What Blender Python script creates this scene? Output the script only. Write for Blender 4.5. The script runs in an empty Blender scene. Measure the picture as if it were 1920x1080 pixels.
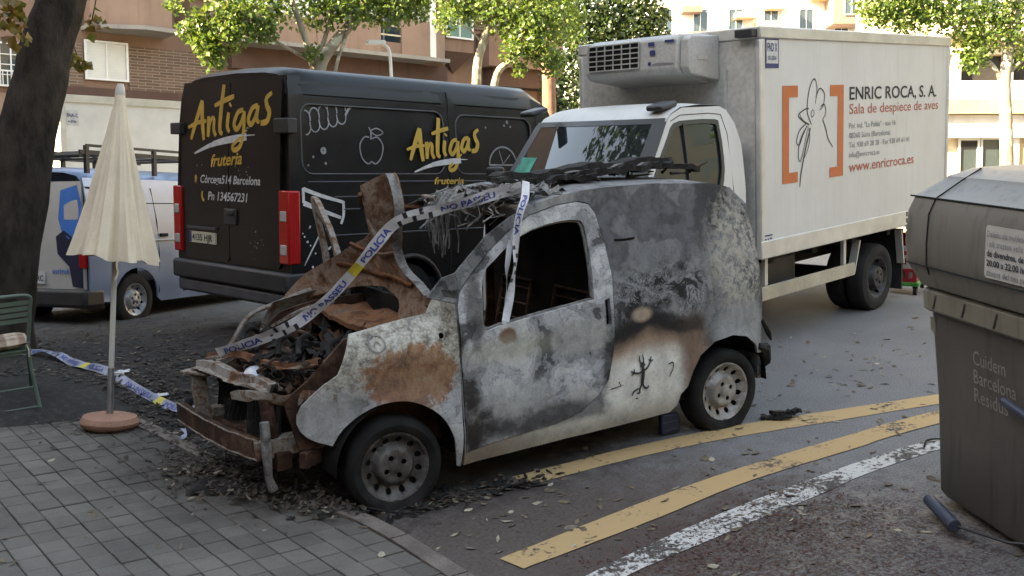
import bpy, bmesh, math, random
from mathutils import Vector, Matrix, noise, geometry
random.seed(7)
sc = bpy.context.scene
COL = sc.collection
R = math.radians
# ------------------------------------------------------------------ camera
CAM = Vector((-2.1821, -6.0018, 2.2056))
cr = Vector((0.86112, -0.506491, -0.044032)); cu = Vector((0.120964, 0.119996, 0.985377)); cf = Vector((0.493802, 0.853854, -0.164598))
cam = bpy.data.objects.new('camera', bpy.data.cameras.new('camera')); COL.objects.link(cam)
m = Matrix((cr, cu, -cf)).transposed().to_4x4(); m.translation = CAM
cam.matrix_world = m
cam.data.lens = 1899.66 / 1920 * 36; cam.data.sensor_width = 36
cam.data.clip_start = .05; cam.data.clip_end = 1000
sc.camera = cam
# ------------------------------------------------------------------ sky, sun, exposure
UP = Vector((0.078565, 0.056921, 0.995283))          # plumb line: the street itself slopes
SUN_TO = Vector((-.80, .12, .52)).normalized()       # towards the sun
w = bpy.data.worlds.new('World'); sc.world = w; w.use_nodes = True
nt = w.node_tree; bg = nt.nodes['Background']
sky = nt.nodes.new('ShaderNodeTexSky'); sky.sky_type = 'NISHITA'; sky.sun_disc = False
sky.sun_elevation = math.asin(SUN_TO.z); sky.sun_rotation = math.atan2(SUN_TO.x, SUN_TO.y)
sky.altitude = 50; sky.air_density = 1.0; sky.dust_density = 1.0; sky.ozone_density = 1.0
nt.links.new(sky.outputs[0], bg.inputs[0]); bg.inputs[1].default_value = 0.13
sun = bpy.data.objects.new('sun', bpy.data.lights.new('sun', 'SUN')); COL.objects.link(sun)
sun.data.energy = 4.5; sun.data.angle = R(.53); sun.data.color = (1, .93, .82)
sun.rotation_euler = SUN_TO.to_track_quat('Z', 'Y').to_euler(); sun.location = (-10, 0, 30)
sc.view_settings.view_transform = 'Standard'; sc.view_settings.look = 'None'
sc.view_settings.gamma = 1; sc.view_settings.exposure = 3.2
sc.view_settings.use_white_balance = True; sc.view_settings.white_balance_temperature = 10000; sc.view_settings.white_balance_tint = 10
sc.cycles.max_bounces = 5; sc.cycles.diffuse_bounces = 3; sc.cycles.glossy_bounces = 2; sc.cycles.transmission_bounces = 3; sc.cycles.transparent_max_bounces = 4; sc.cycles.caustics_reflective = False; sc.cycles.caustics_refractive = False

# ------------------------------------------------------------------ node helpers
class NT:
    def __init__(s, name):
        s.m = bpy.data.materials.new(name); s.m.use_nodes = True
        s.t = s.m.node_tree; s.b = s.t.nodes['Principled BSDF']; s.out = s.t.nodes['Material Output']
    def n(s, typ, **k):
        o = s.t.nodes.new(typ)
        for a, b in k.items(): setattr(o, a, b)
        return o
    def put(s, sock, v):
        if isinstance(v, bpy.types.NodeSocket): s.t.links.new(v, sock)
        elif v is not None:
            if hasattr(sock.default_value, '__len__') and not hasattr(v, '__len__'): v = (v, v, v, 1)[:len(sock.default_value)]
            if hasattr(v, '__len__') and len(v) == 3 and len(sock.default_value) == 4: v = tuple(v) + (1,)
            sock.default_value = v
    def co(s, kind='Object'): return s.n('ShaderNodeTexCoord').outputs[kind]
    def math(s, op, a, b=None, c=None, clamp=False):
        o = s.n('ShaderNodeMath', operation=op); o.use_clamp = clamp
        s.put(o.inputs[0], a); s.put(o.inputs[1], b); s.put(o.inputs[2], c)
        return o.outputs[0]
    def vmath(s, op, a, b=None, sc=None):
        o = s.n('ShaderNodeVectorMath', operation=op); s.put(o.inputs[0], a); s.put(o.inputs[1], b)
        if sc is not None: s.put(o.inputs['Scale'], sc)
        return o.outputs[0]
    def noise(s, vec, scale, detail=3, rough=.55, dist=0, col=False):
        o = s.n('ShaderNodeTexNoise'); s.put(o.inputs['Vector'], vec); s.put(o.inputs['Scale'], scale)
        s.put(o.inputs['Detail'], detail); s.put(o.inputs['Roughness'], rough); s.put(o.inputs['Distortion'], dist)
        return o.outputs['Color' if col else 'Fac']
    def mix(s, f, a, b, mode='MIX'):
        o = s.n('ShaderNodeMix', data_type='RGBA', blend_type=mode)
        s.put(o.inputs[0], f); s.put(o.inputs[6], a); s.put(o.inputs[7], b)
        return o.outputs[2]
    def ramp(s, f, stops, interp='LINEAR'):
        o = s.n('ShaderNodeValToRGB'); s.put(o.inputs[0], f); e = o.color_ramp; e.interpolation = interp
        while len(e.elements) < len(stops): e.elements.new(.5)
        for i, (p, c) in enumerate(stops):
            e.elements[i].position = p
            if not hasattr(c, '__len__'): c = (c, c, c)
            e.elements[i].color = tuple(c) + (1,)
        return o.outputs[0]
    def sep(s, v):
        o = s.n('ShaderNodeSeparateXYZ'); s.put(o.inputs[0], v); return o.outputs
    def smooth(s, v, a, b):
        o = s.n('ShaderNodeMapRange', interpolation_type='SMOOTHSTEP'); s.put(o.inputs[0], v)
        o.inputs[1].default_value = a; o.inputs[2].default_value = b; return o.outputs[0]
    def blob(s, X, Z, x0, z0, rx, rz, n, amt=.5, soft=.35):       # noisy-edged stain
        a = s.math('DIVIDE', s.math('SUBTRACT', X, x0), rx); b = s.math('DIVIDE', s.math('SUBTRACT', Z, z0), rz)
        d = s.math('SQRT', s.math('ADD', s.math('MULTIPLY', a, a), s.math('MULTIPLY', b, b)))
        d = s.math('ADD', d, s.math('MULTIPLY', s.math('SUBTRACT', n, .5), amt))
        return s.smooth(d, 1 + soft, 1 - soft)
    def bump(s, h, strength=.3, dist=.01):
        o = s.n('ShaderNodeBump'); s.put(o.inputs['Height'], h); o.inputs['Strength'].default_value = strength; o.inputs['Distance'].default_value = dist
        s.t.links.new(o.outputs[0], s.b.inputs['Normal'])
    def done(s, col=None, rough=None, metal=None, spec=None):
        if col is not None: s.put(s.b.inputs['Base Color'], col)
        if rough is not None: s.put(s.b.inputs['Roughness'], rough)
        if metal is not None: s.put(s.b.inputs['Metallic'], metal)
        if spec is not None: s.put(s.b.inputs['Specular IOR Level'], spec)
        return s.m

M = {}
def simple(name, c, rough=.6, metal=0, var=.15, scale=6, bump=0, spec=.5, coat=0, c2=None, fine=0):
    k = NT(name); p = k.co(); n = k.noise(p, scale, 5)
    d = c2 or tuple(x * (1 - var * 1.6) for x in c); l = tuple(min(1, x * (1 + var)) for x in c)
    col = k.ramp(n, [(.3, d), (.68, l)])
    if fine: col = k.mix(fine, col, k.ramp(k.noise(p, scale * 14, 3), [(.35, .3), (.65, 1)]), 'MULTIPLY')
    r = k.math('ADD', k.math('MULTIPLY', k.noise(p, scale * 2, 4), .25), rough - .12, clamp=True)
    if bump: k.bump(k.noise(p, scale * 6, 5), bump, .008)
    if coat: k.b.inputs['Coat Weight'].default_value = coat; k.b.inputs['Coat Roughness'].default_value = .08
    M[name] = k.done(col, r, metal, spec); return M[name]

# ------------------------------------------------------------------ mesh helpers
def link(name, me, mat, parent=None):
    o = bpy.data.objects.new(name, me); COL.objects.link(o)
    if mat is not None and not me.materials: me.materials.append(M[mat] if isinstance(mat, str) else mat)
    if parent is not None: o.parent = parent
    return o
JOINED = {'frame', 'chassis_frame', 'roof_rack', 'brush_lettering', 'brush_swoosh', 'fruit_drawing', 'splash_drawing', 'banner_drawing', 'speckle_drawing', 'cockerel_drawing', 'marker_doodle', 'ring_mark', 'scratch', 'embossed_code', 'twigs', 'sticker', 'crown', 'underfloor', 'cabin_floor', 'underbody', 'map_pin', 'seat_frame', 'steering_wheel', 'lamp_head', 'deck_frame', 'bay_foot', 'cab_nose', 'crate_shell', 'clamp_knob', 'bracket_print', 'door_handle', 'door_mirror', 'wheel_well', 'foot_pedal', 'caster', 'bumper_stay', 'rear_bumper', 'trunk', 'headlamp_bracket'}
class MB:
    def __init__(s): s.v = []; s.f = []
    def add(s, vs, fs):
        k = len(s.v); s.v += [tuple(x) for x in vs]; s.f += [tuple(i + k for i in q) for q in fs]; return s
    def bx(s, x0, x1, y0, y1, z0, z1, M4=None):
        vs = [(x, y, z) for z in (z0, z1) for y in (y0, y1) for x in (x0, x1)]
        if M4 is not None: vs = [M4 @ Vector(q) for q in vs]
        return s.add(vs, [(0, 2, 3, 1), (4, 5, 7, 6), (0, 1, 5, 4), (2, 6, 7, 3), (0, 4, 6, 2), (1, 3, 7, 5)])
    def bar(s, a, b, w, h=None, up=(0, 0, 1)):
        a = Vector(a); b = Vector(b); h = h or w; d = (b - a).normalized(); u = Vector(up)
        if abs(d.dot(u)) > .95: u = Vector((1, 0, 0))
        x = d.cross(u).normalized() * w / 2; y = x.cross(d).normalized() * h / 2
        vs = [p + i * x + j * y for p in (a, b) for i, j in ((-1, -1), (1, -1), (1, 1), (-1, 1))]
        return s.add(vs, [(0, 1, 2, 3), (7, 6, 5, 4), (0, 4, 5, 1), (1, 5, 6, 2), (2, 6, 7, 3), (3, 7, 4, 0)])
    def tube(s, pts, r, n=8, cap=True):
        pts = [Vector(p) for p in pts]; N = len(pts); rs = r if hasattr(r, '__len__') else [r] * N
        vs = []; fs = []; ref = None
        for i, p in enumerate(pts):
            d = (pts[min(i + 1, N - 1)] - pts[max(i - 1, 0)]).normalized()
            if ref is None: ref = d.orthogonal().normalized()
            ref = (ref - d * ref.dot(d)); ref = ref.normalized() if ref.length > 1e-6 else d.orthogonal().normalized()
            q = d.cross(ref)
            for k in range(n):
                a = 2 * math.pi * k / n; vs.append(p + (ref * math.cos(a) + q * math.sin(a)) * rs[i])
        for i in range(N - 1):
            for k in range(n): fs.append((i * n + k, i * n + (k + 1) % n, (i + 1) * n + (k + 1) % n, (i + 1) * n + k))
        if cap: fs += [tuple(range(n))[::-1], tuple(range((N - 1) * n, N * n))]
        return s.add(vs, fs)
    def lathe(s, prof, n=32, O=(0, 0, 0), A=(0, 0, 1), fn=None, cap=True):      # prof: (radius, height along A)
        A = Vector(A).normalized(); X = A.orthogonal().normalized() if abs(A.y) < .9 else Vector((1, 0, 0)); X = (X - A * X.dot(A)).normalized(); Y = A.cross(X); O = Vector(O)
        vs = []; fs = []
        for r, h in prof:
            for k in range(n):
                a = 2 * math.pi * k / n; rr = r * (fn(a, h) if fn else 1)
                vs.append(O + A * h + (X * math.cos(a) + Y * math.sin(a)) * rr)
        for i in range(len(prof) - 1):
            for k in range(n): fs.append((i * n + k, i * n + (k + 1) % n, (i + 1) * n + (k + 1) % n, (i + 1) * n + k))
        if cap: fs += [tuple(range(n))[::-1], tuple(range((len(prof) - 1) * n, len(prof) * n))]
        return s.add(vs, fs)
    def prism(s, poly, f0, f1):       # poly of 2-D points, f0/f1 map them to the two end faces
        n = len(poly); vs = [f0(*p) for p in poly] + [f1(*p) for p in poly]
        return s.add(vs, [tuple(range(n))[::-1], tuple(range(n, 2 * n))] + [(i, (i + 1) % n, n + (i + 1) % n, n + i) for i in range(n)])
    def parts(s):       # indices of faces, grouped by connected piece
        up = list(range(len(s.v)))
        def find(a):
            while up[a] != a: up[a] = up[up[a]]; a = up[a]
            return a
        for f in s.f:
            for b in f[1:]: up[find(f[0])] = find(b)
        g = {}
        for f in s.f: g.setdefault(find(f[0]), []).append(f)
        return list(g.values())
    def build(s, name, mat, parent=None, smooth=False, bevel=0, seg=2, fix=True):
        if parent is not None and fix and name not in JOINED:
            g = s.parts()
            if 1 < len(g) <= 16:
                o = None
                for fs in g:
                    ids = sorted({i for f in fs for i in f}); ix = {a: b for b, a in enumerate(ids)}
                    q = MB(); q.add([s.v[i] for i in ids], [tuple(ix[i] for i in f) for f in fs]); o = q.build(name, mat, parent, smooth, bevel, seg, fix)
                return o
        me = bpy.data.meshes.new(name); me.from_pydata(s.v, [], s.f); me.validate()
        if fix:
            b = bmesh.new(); b.from_mesh(me); bmesh.ops.recalc_face_normals(b, faces=b.faces); b.to_mesh(me); b.free()
        o = link(name, me, mat, parent)
        if smooth: shade(o)
        if bevel:
            k = o.modifiers.new('b', 'BEVEL'); k.width = bevel; k.segments = seg; k.limit_method = 'ANGLE'; k.angle_limit = R(40)
            shade(o)
        return o
def shade(o, ang=40):
    me = o.data
    for p in me.polygons: p.use_smooth = True
    b = bmesh.new(); b.from_mesh(me)
    for e in b.edges:
        if len(e.link_faces) == 2 and e.calc_face_angle(0) > R(ang): e.smooth = False
    b.to_mesh(me); b.free()
def thing(name, label, cat, loc=(0, 0, 0), rot=None, group=None):
    o = bpy.data.objects.new(name, None); COL.objects.link(o); o.empty_display_size = .2
    if rot is not None:
        q = rot.to_4x4(); q.translation = Vector(loc); o.matrix_world = q
    else: o.location = loc
    return tag(o, label, cat, group)
def tag(o, label=None, cat=None, group=None, kind=None):
    if label: o['label'] = label
    if cat: o['category'] = cat
    if group: o['group'] = group
    if kind: o['kind'] = kind
    return o
def axes(X, Y, Z): return Matrix((Vector(X), Vector(Y), Vector(Z))).transposed()
def inside(p, poly):
    x, y = p; c = False; n = len(poly); j = n - 1
    for i in range(n):
        xi, yi = poly[i]; xj, yj = poly[j]
        if (yi > y) != (yj > y) and x < (xj - xi) * (y - yi) / (yj - yi) + xi: c = not c
        j = i
    return c
def dense(poly, step):
    o = []
    for i, a in enumerate(poly):
        b = poly[(i + 1) % len(poly)]; L = math.hypot(b[0] - a[0], b[1] - a[1]); k = max(1, int(round(L / step)))
        for t in range(k): o.append((a[0] + (b[0] - a[0]) * t / k, a[1] + (b[1] - a[1]) * t / k))
    return o
def spline(pts, k=4, closed=False):       # Catmull-Rom through points of any dimension
    P = [Vector(p) for p in pts]; n = len(P); o = []
    for i in range(n if closed else n - 1):
        if closed: a, b, c, d = P[i - 1], P[i], P[(i + 1) % n], P[(i + 2) % n]
        else: a, b, c, d = P[max(i - 1, 0)], P[i], P[i + 1], P[min(i + 2, n - 1)]
        for t in range(k):
            t /= k; o.append(.5 * ((2 * b) + (c - a) * t + (2 * a - 5 * b + 4 * c - d) * t * t + (3 * b - a - 3 * c + d) * t ** 3))
    if not closed: o.append(P[-1])
    return [tuple(q) for q in o]
def circle(x, y, r, n=12): return [(x + r * math.cos(2 * math.pi * k / n), y + r * math.sin(2 * math.pi * k / n)) for k in range(n)]
def sheet(name, outline, holes, fmap, mat, parent, step=.06, thick=.02, smooth=True):
    outline = dense(outline, step); holes = [dense(h, step) for h in holes]
    vs = []; es = []
    for lp in [outline] + holes:
        k = len(vs); vs += [Vector(p) for p in lp]; es += [(k + i, k + (i + 1) % len(lp)) for i in range(len(lp))]
    B = list(vs)
    x0 = min(p[0] for p in outline); x1 = max(p[0] for p in outline); y0 = min(p[1] for p in outline); y1 = max(p[1] for p in outline)
    ny = int((y1 - y0) / step) + 1; nx = int((x1 - x0) / step) + 1
    for j in range(ny):
        for i in range(nx):
            p = (x0 + (i + .5 + .5 * (j % 2)) * step, y0 + (j + .5) * step)
            if inside(p, outline) and not any(inside(p, h) for h in holes) and min((b[0] - p[0]) ** 2 + (b[1] - p[1]) ** 2 for b in B) > (step * .55) ** 2: vs.append(Vector(p))
    rv, re, rf, *_ = geometry.delaunay_2d_cdt(vs, es, [], 0, 1e-6)
    fs = []
    for f in rf:
        c = (sum(rv[i][0] for i in f) / len(f), sum(rv[i][1] for i in f) / len(f))
        if inside(c, outline) and not any(inside(c, h) for h in holes): fs.append(tuple(f))
    n = len(rv); V = [fmap(q[0], q[1], 0) for q in rv] + [fmap(q[0], q[1], thick) for q in rv]
    F = fs + [tuple(i + n for i in f[::-1]) for f in fs]; cnt = {}
    for f in fs:
        for a, b in zip(f, f[1:] + f[:1]): cnt[(a, b)] = 1
    for (a, b) in cnt:
        if (b, a) not in cnt: F.append((b, a, a + n, b + n))
    mb = MB(); mb.add(V, F); o = mb.build(name, mat, parent, smooth=smooth)
    return o
def stroke(mb, pts, w0, w1=None, fm=None, taper=True, k=5):     # a brushed line on a surface; fm maps (u, v) to a point
    P = spline(pts, k) if len(pts) > 2 else [tuple(Vector(pts[0]).lerp(Vector(pts[1]), t / 6)) for t in range(7)]
    n = len(P); w1 = w1 or w0; vs = []; fs = []
    for i, p in enumerate(P):
        a = P[max(i - 1, 0)]; b = P[min(i + 1, n - 1)]; d = Vector((b[0] - a[0], b[1] - a[1]))
        d = d.normalized() if d.length > 1e-9 else Vector((1, 0)); t = i / (n - 1); ww = (w0 + (w1 - w0) * t) / 2
        if taper: ww *= .45 + .55 * math.sin(math.pi * min(1, max(0, .08 + .84 * t))) ** .5
        vs += [fm(p[0] - d[1] * ww, p[1] + d[0] * ww), fm(p[0] + d[1] * ww, p[1] - d[0] * ww)]
    for i in range(n - 1): fs.append((2 * i, 2 * i + 1, 2 * i + 3, 2 * i + 2))
    mb.add(vs, fs)
def text(name, s, fm, mat, parent, size=1, width=None, bold=0, shear=0, align='LEFT', res=3):
    cu_ = bpy.data.curves.new('t', 'FONT'); cu_.body = s; cu_.size = 1; cu_.offset = bold; cu_.shear = shear; cu_.align_x = align; cu_.resolution_u = res
    o = bpy.data.objects.new('t', cu_); COL.objects.link(o)
    dg = bpy.context.evaluated_depsgraph_get(); me = bpy.data.meshes.new_from_object(o.evaluated_get(dg))
    bpy.data.objects.remove(o); bpy.data.curves.remove(cu_); me.name = name
    xs = [v.co.x for v in me.vertices]; sx = size
    if width: sx = width / (max(xs) - min(xs))
    x0 = min(xs) if align == 'LEFT' else 0
    for v in me.vertices: v.co = Vector(fm((v.co.x - x0) * sx, v.co.y * size))
    me.materials.clear(); me.update()
    return link(name, me, mat, parent)
def sstep(a, b, x):
    t = max(0, min(1, (x - a) / (b - a))); return t * t * (3 - 2 * t)
def fbm(x, y, z=0, s=1): return noise.fractal(Vector((x * s, y * s, z * s)), 1, 2, 4)
# ------------------------------------------------------------------ materials
def mat_asphalt():
    k = NT('asphalt'); p = k.co(); X, Y, Z = k.sep(p)
    f = k.noise(p, 90, 3, .7); g = k.noise(p, 1.1, 5, .6); h = k.noise(p, 7, 5, .65)
    col = k.ramp(f, [(.30, .065), (.5, .135), (.62, .18), (.74, .32)])
    col = k.mix(k.smooth(g, .35, .7), col, k.ramp(f, [(.3, .09), (.55, .18), (.75, .32)]))
    mud = k.blob(X, Y, .5, -1.6, 1.5, 1.2, h, 1.4, .6)
    col = k.mix(k.math('MULTIPLY', mud, .8), col, k.ramp(k.noise(p, 40, 4), [(.3, (.034, .022, .017)), (.7, (.105, .072, .056))]))
    soot = k.blob(X, Y, -.2, 3.2, 3.4, 3.2, h, 1.0, .5)
    col = k.mix(k.math('MULTIPLY', soot, .93), col, k.ramp(k.noise(p, 18, 6, .7), [(.3, (.005, .0045, .004)), (.5, (.014, .011, .009)), (.62, (.03, .023, .018)), (.75, (.075, .058, .045))]))
    soot2 = k.blob(X, Y, .55, -.55, 1.1, .45, h, 1.2, .5)
    col = k.mix(k.math('MULTIPLY', soot2, .7), col, (.014, .011, .009))
    pollen = k.blob(X, Y, 1.3, -2.65, 1.25, .85, h, 1.5, .5)
    sp = k.smooth(k.noise(p, 40, 6, .75), .42, .56)
    col = k.mix(k.math('MULTIPLY', pollen, k.math('MULTIPLY', sp, .9)), col, (.05, .023, .018))
    dust = k.blob(X, Y, 2.3, -2.6, 1.0, .5, h, 1.5, .7)
    col = k.mix(k.math('MULTIPLY', dust, k.math('MULTIPLY', k.smooth(h, .45, .7), .45)), col, (.3, .25, .19))
    k.bump(f, .6, .006)
    return k.done(col, .85, 0, .3)
M['asphalt'] = mat_asphalt()
def mat_tile():
    k = NT('paving_tile'); p = k.co('Generated'); q = k.n('ShaderNodeNewGeometry').outputs['Position']; rnd = k.n('ShaderNodeObjectInfo').outputs['Random']
    isl = k.n('ShaderNodeNewGeometry').outputs['Random Per Island']
    r = k.math('FRACT', k.math('ADD', rnd, k.math('MULTIPLY', isl, 3.7)))
    a = k.ramp(r, [(0, (.118, .104, .09)), (.5, (.14, .124, .107)), (1, (.164, .146, .126))])
    n = k.noise(q, 2.2, 6, .7); a = k.mix(.75, a, k.ramp(n, [(.3, .5), (.62, 1)]), 'MULTIPLY')
    a = k.mix(.5, a, k.ramp(k.noise(q, 120, 3), [(.3, .6), (.7, 1)]), 'MULTIPLY')
    X, Y, Z = k.sep(q); h = k.noise(q, 6, 5, .65)
    soot = k.blob(X, Y, -.55, .6, .75, 1.25, h, 1.5, .6)
    a = k.mix(k.math('MULTIPLY', soot, .8), a, (.03, .025, .02))
    k.bump(k.noise(q, 70, 4), .35, .004)
    return k.done(a, .8, 0, .35)
M['tile'] = mat_tile()
simple('joint', (.09, .079, .067), .95, var=.3, scale=9)
simple('kerb_stone', (.17, .135, .115), .85, var=.3, scale=5, bump=.3, fine=.4)
def paint_line(name, c, wear0, wear1):
    k = NT(name); p = k.co(); n = k.noise(p, 26, 6, .75); g = k.noise(p, 2.5, 4)
    wv = k.math('ADD', n, k.math('MULTIPLY', k.math('SUBTRACT', g, .5), .75))
    mk = k.smooth(wv, wear0, wear1)
    col = k.mix(mk, c, k.ramp(k.noise(p, 90, 3), [(.3, (.03, .026, .023)), (.7, (.10, .09, .08))]))
    col = k.mix(k.smooth(g, .45, .75), col, (.20, .14, .09), 'MIX') if name == 'x' else col
    k.bump(n, .3, .003); M[name] = k.done(col, .8, 0, .3)
paint_line('yellow_line', (.43, .285, .14), .57, .71)
paint_line('white_line', (.47, .46, .435), .47, .57)
def mat_burnt(name, part):
    k = NT(name); p = k.co(); X, Y, Z = k.sep(p)
    wv = k.vmath('ADD', p, k.vmath('SCALE', k.vmath('SUBTRACT', k.noise(p, 2.6, 4, .6, col=True), (.5, .5, .5)), sc=.34))
    a = k.noise(wv, 2.2 if part == 'door' else 1.8, 4, .52, .3); b = k.noise(p, 15, 6, .68); c = k.noise(p, 70, 4, .6)
    s = k.math('ADD', a, k.math('MULTIPLY', k.math('SUBTRACT', b, .5), .10))
    s = k.math('ADD', k.math('MULTIPLY', k.math('SUBTRACT', s, .5), 1.55), .5)
    lg = {'door': 1.3, 'side': .6, 'fender': 1.2}[part]
    col = k.ramp(s, [(.0, .03), (.33, .045), (.385, .085 * lg), (.398, .04), (.41, .17 * lg), (.475, .25 * lg), (.484, .13 * lg), (.496, .29 * lg), (.56, .34 * lg), (.567, .19 * lg), (.58, .38 * lg), (.68, (.42 * lg, .41 * lg, .375 * lg)), (.8, .30 * lg)])
    if part == 'side':
        top = k.blob(X, Z, 1.85, 1.50, .55, .33, b, .5, .3)
        col = k.mix(k.math('MULTIPLY', top, .8), col, k.ramp(a, [(.35, (.055, .055, .058)), (.48, (.11, .11, .115)), (.53, (.065, .065, .068)), (.56, (.14, .14, .145)), (.68, (.17, .17, .175))]))
        fl = k.math('MULTIPLY', k.blob(X, Z, 2.62, 1.18, .24, .42, b, 1.4, .4), k.smooth(k.noise(p, 24, 5, .7), .42, .56))
        col = k.mix(fl, col, (.40, .37, .31))
        lace = k.blob(X, Z, 1.95, 1.0, .42, .24, b, .8, .35)
        lc = k.ramp(k.noise(wv, 11, 6, .68, .5), [(.36, .010), (.475, .018), (.488, .26), (.52, .09), (.535, .02), (.555, .25), (.60, .28), (.66, .03)])
        lace = k.math('MULTIPLY', lace, k.smooth(k.noise(p, 4.5, 3), .36, .52))
        col = k.mix(k.math('MULTIPLY', lace, .95), col, lc)
        arch = k.blob(X, Z, 2.62, .72, .26, .16, b, .6, .3); col = k.mix(k.math('MULTIPLY', arch, .85), col, (.30, .30, .29))
        # the band that still carries its paint, tan where it scorched, black above
        zz = k.math('ADD', Z, k.math('MULTIPLY', k.math('SUBTRACT', a, .5), .22))
        zz = k.math('ADD', zz, k.math('MULTIPLY', k.math('ABSOLUTE', k.math('SUBTRACT', X, 1.80)), .16))
        xx = k.math('ADD', X, k.math('MULTIPLY', k.math('SUBTRACT', b, .5), .1))
        inx = k.math('MULTIPLY', k.smooth(xx, 1.42, 1.50), k.smooth(xx, 2.36, 2.22))
        low = k.math('MAXIMUM', inx, k.smooth(Z, .34, .28))
        white = k.mix(.6, k.mix(k.smooth(Z, .2, .36), (.45, .41, .33), (.78, .75, .66)), k.ramp(k.noise(p, 9, 5), [(.3, .72), (.6, 1)]), 'MULTIPLY')
        zp = k.math('MINIMUM', zz, k.math('ADD', k.math('MULTIPLY', k.smooth(Z, .30, .42), 2), .45))
        paint = k.mix(k.smooth(zp, .60, .76), white, (.33, .215, .145))
        paint = k.mix(k.smooth(zp, .72, .86), paint, (.028, .024, .021))
        fx = k.smooth(xx, 1.15, .55); paint = k.mix(k.math('MULTIPLY', fx, .7), paint, (.19, .13, .085))
        ex = k.smooth(xx, 2.02, 2.16); paint = k.mix(ex, paint, (.20, .13, .09))
        col = k.mix(k.math('MULTIPLY', low, k.smooth(zp, .98, .86)), col, paint)
        fe_ = k.math('MULTIPLY', k.math('MULTIPLY', k.smooth(zz, .80, .84), k.smooth(zz, .97, .88)), inx); col = k.mix(k.math('MULTIPLY', fe_, .8), col, (.016, .014, .013))
        spot = k.blob(X, Z, 1.76, .92, .075, .045, b, .4, .4); col = k.mix(spot, col, (.42, .31, .22))
    if part == 'door':
        col = k.mix(k.math('MULTIPLY', k.blob(X, Z, .95, .38, .6, .09, a, 1.2, .4), .85), col, (.05, .046, .042))
        col = k.mix(k.blob(X, Z, .49, .42, .07, .3, b, .8, .5), col, (.035, .028, .024))
        col = k.mix(k.math('MULTIPLY', k.blob(X, Z, .75, .93, .06, .05, b, 1.2, .3), .9), col, (.14, .045, .015))
        col = k.mix(k.math('MULTIPLY', k.blob(X, Z, .75, .85, .3, .08, b, .8, .5), .5), col, (.38, .36, .26))
        col = k.mix(k.math('MULTIPLY', k.blob(X, Z, 1.50, .62, .07, .34, b, .9, .5), .8), col, (.035, .032, .03))
        col = k.mix(k.math('MULTIPLY', k.blob(X, Z, .80, .52, .27, .12, k.noise(wv, 5, 6, .6), 2.2, .3), .7), col, (.42, .415, .39))
        col = k.mix(k.math('MULTIPLY', k.blob(X, Z, .55, 1.12, .06, .22, b, 1.2, .4), .75), col, (.05, .046, .042))
        pl = k.blob(X, Z, 1.28, .84, .22, .11, k.noise(wv, 5, 6, .6), 1.8, .2); col = k.mix(k.math('MULTIPLY', pl, .8), col, (.36, .35, .315))
    if part == 'fender':
        col = k.mix(k.math('MULTIPLY', k.smooth(Z, .62, .86), .75), col, k.ramp(k.math('ADD', b, k.math('MULTIPLY', k.math('SUBTRACT', c, .5), .5)), [(.33, (.12, .10, .075)), (.46, (.30, .275, .21)), (.54, (.43, .405, .33)), (.68, (.52, .50, .42))]))
        ru = k.blob(X, Z, .12, .78, .25, .19, k.noise(wv, 7, 7, .7), 2.4, .16)
        col = k.mix(k.math('MULTIPLY', ru, .85), col, k.ramp(k.noise(wv, 9, 8, .75), [(.3, (.05, .026, .016)), (.45, (.20, .075, .028)), (.56, (.30, .13, .05)), (.66, (.25, .18, .11)), (.75, (.3, .27, .2))]))
        col = k.mix(k.math('MULTIPLY', k.blob(X, Z, -.34, .60, .18, .14, b, .8, .4), .7), col, (.30, .30, .29))
    grime = k.mix(.5, (1, 1, 1), k.ramp(b, [(.30, .35), (.45, .85), (.56, 1)])); keep = k.math('MULTIPLY', low, k.smooth(zz, .8, .7)) if part == 'side' else 0
    col = k.mix(1, col, k.mix(k.math('MULTIPLY', keep, .7), grime, (1, 1, 1)), 'MULTIPLY'); col = k.mix(.35, col, k.ramp(c, [(.3, .5), (.6, 1)]), 'MULTIPLY')
    stk = k.noise(k.vmath('MULTIPLY', wv, (11, 11, 1.6)), 1.3, 5, .6); col = k.mix(.4, col, k.ramp(stk, [(.3, .45), (.52, 1)]), 'MULTIPLY')
    k.bump(k.math('ADD', s, k.math('MULTIPLY', b, .25)), .5, .012)
    M[name] = k.done(col, .82, 0, .3)
for q in ('side', 'door', 'fender'): mat_burnt('burnt_' + q, q)
def mat_rust(name, stops, sc=4):
    k = NT(name); p = k.co(); wv = k.vmath('ADD', p, k.vmath('SCALE', k.vmath('SUBTRACT', k.noise(p, 5, 3, col=True), (.5, .5, .5)), sc=.2))
    s = k.noise(wv, sc, 7, .7); col = k.mix(.45, k.ramp(s, stops), k.ramp(k.noise(p, 45, 4), [(.3, .45), (.6, 1)]), 'MULTIPLY')
    k.bump(k.noise(p, 30, 5), .5, .01); M[name] = k.done(col, .88, 0, .25)
mat_rust('rust', [(.28, (.03, .016, .01)), (.42, (.105, .042, .02)), (.52, (.20, .085, .04)), (.60, (.12, .075, .05)), (.70, (.28, .23, .18))])
mat_rust('rust_dark', [(.3, (.012, .008, .006)), (.5, (.05, .024, .015)), (.6, (.10, .05, .03)), (.72, (.12, .10, .085))], 6)
mat_rust('rust_pale', [(.28, (.035, .022, .016)), (.40, (.15, .07, .038)), (.46, (.20, .165, .135)), (.54, (.27, .245, .215)), (.60, (.14, .07, .04)), (.70, (.33, .31, .28))], 7)
mat_rust('rust_hood', [(.28, (.03, .018, .012)), (.42, (.13, .065, .038)), (.50, (.22, .16, .12)), (.57, (.17, .075, .036)), (.64, (.21, .12, .075)), (.74, (.31, .27, .22))], 5)
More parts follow.
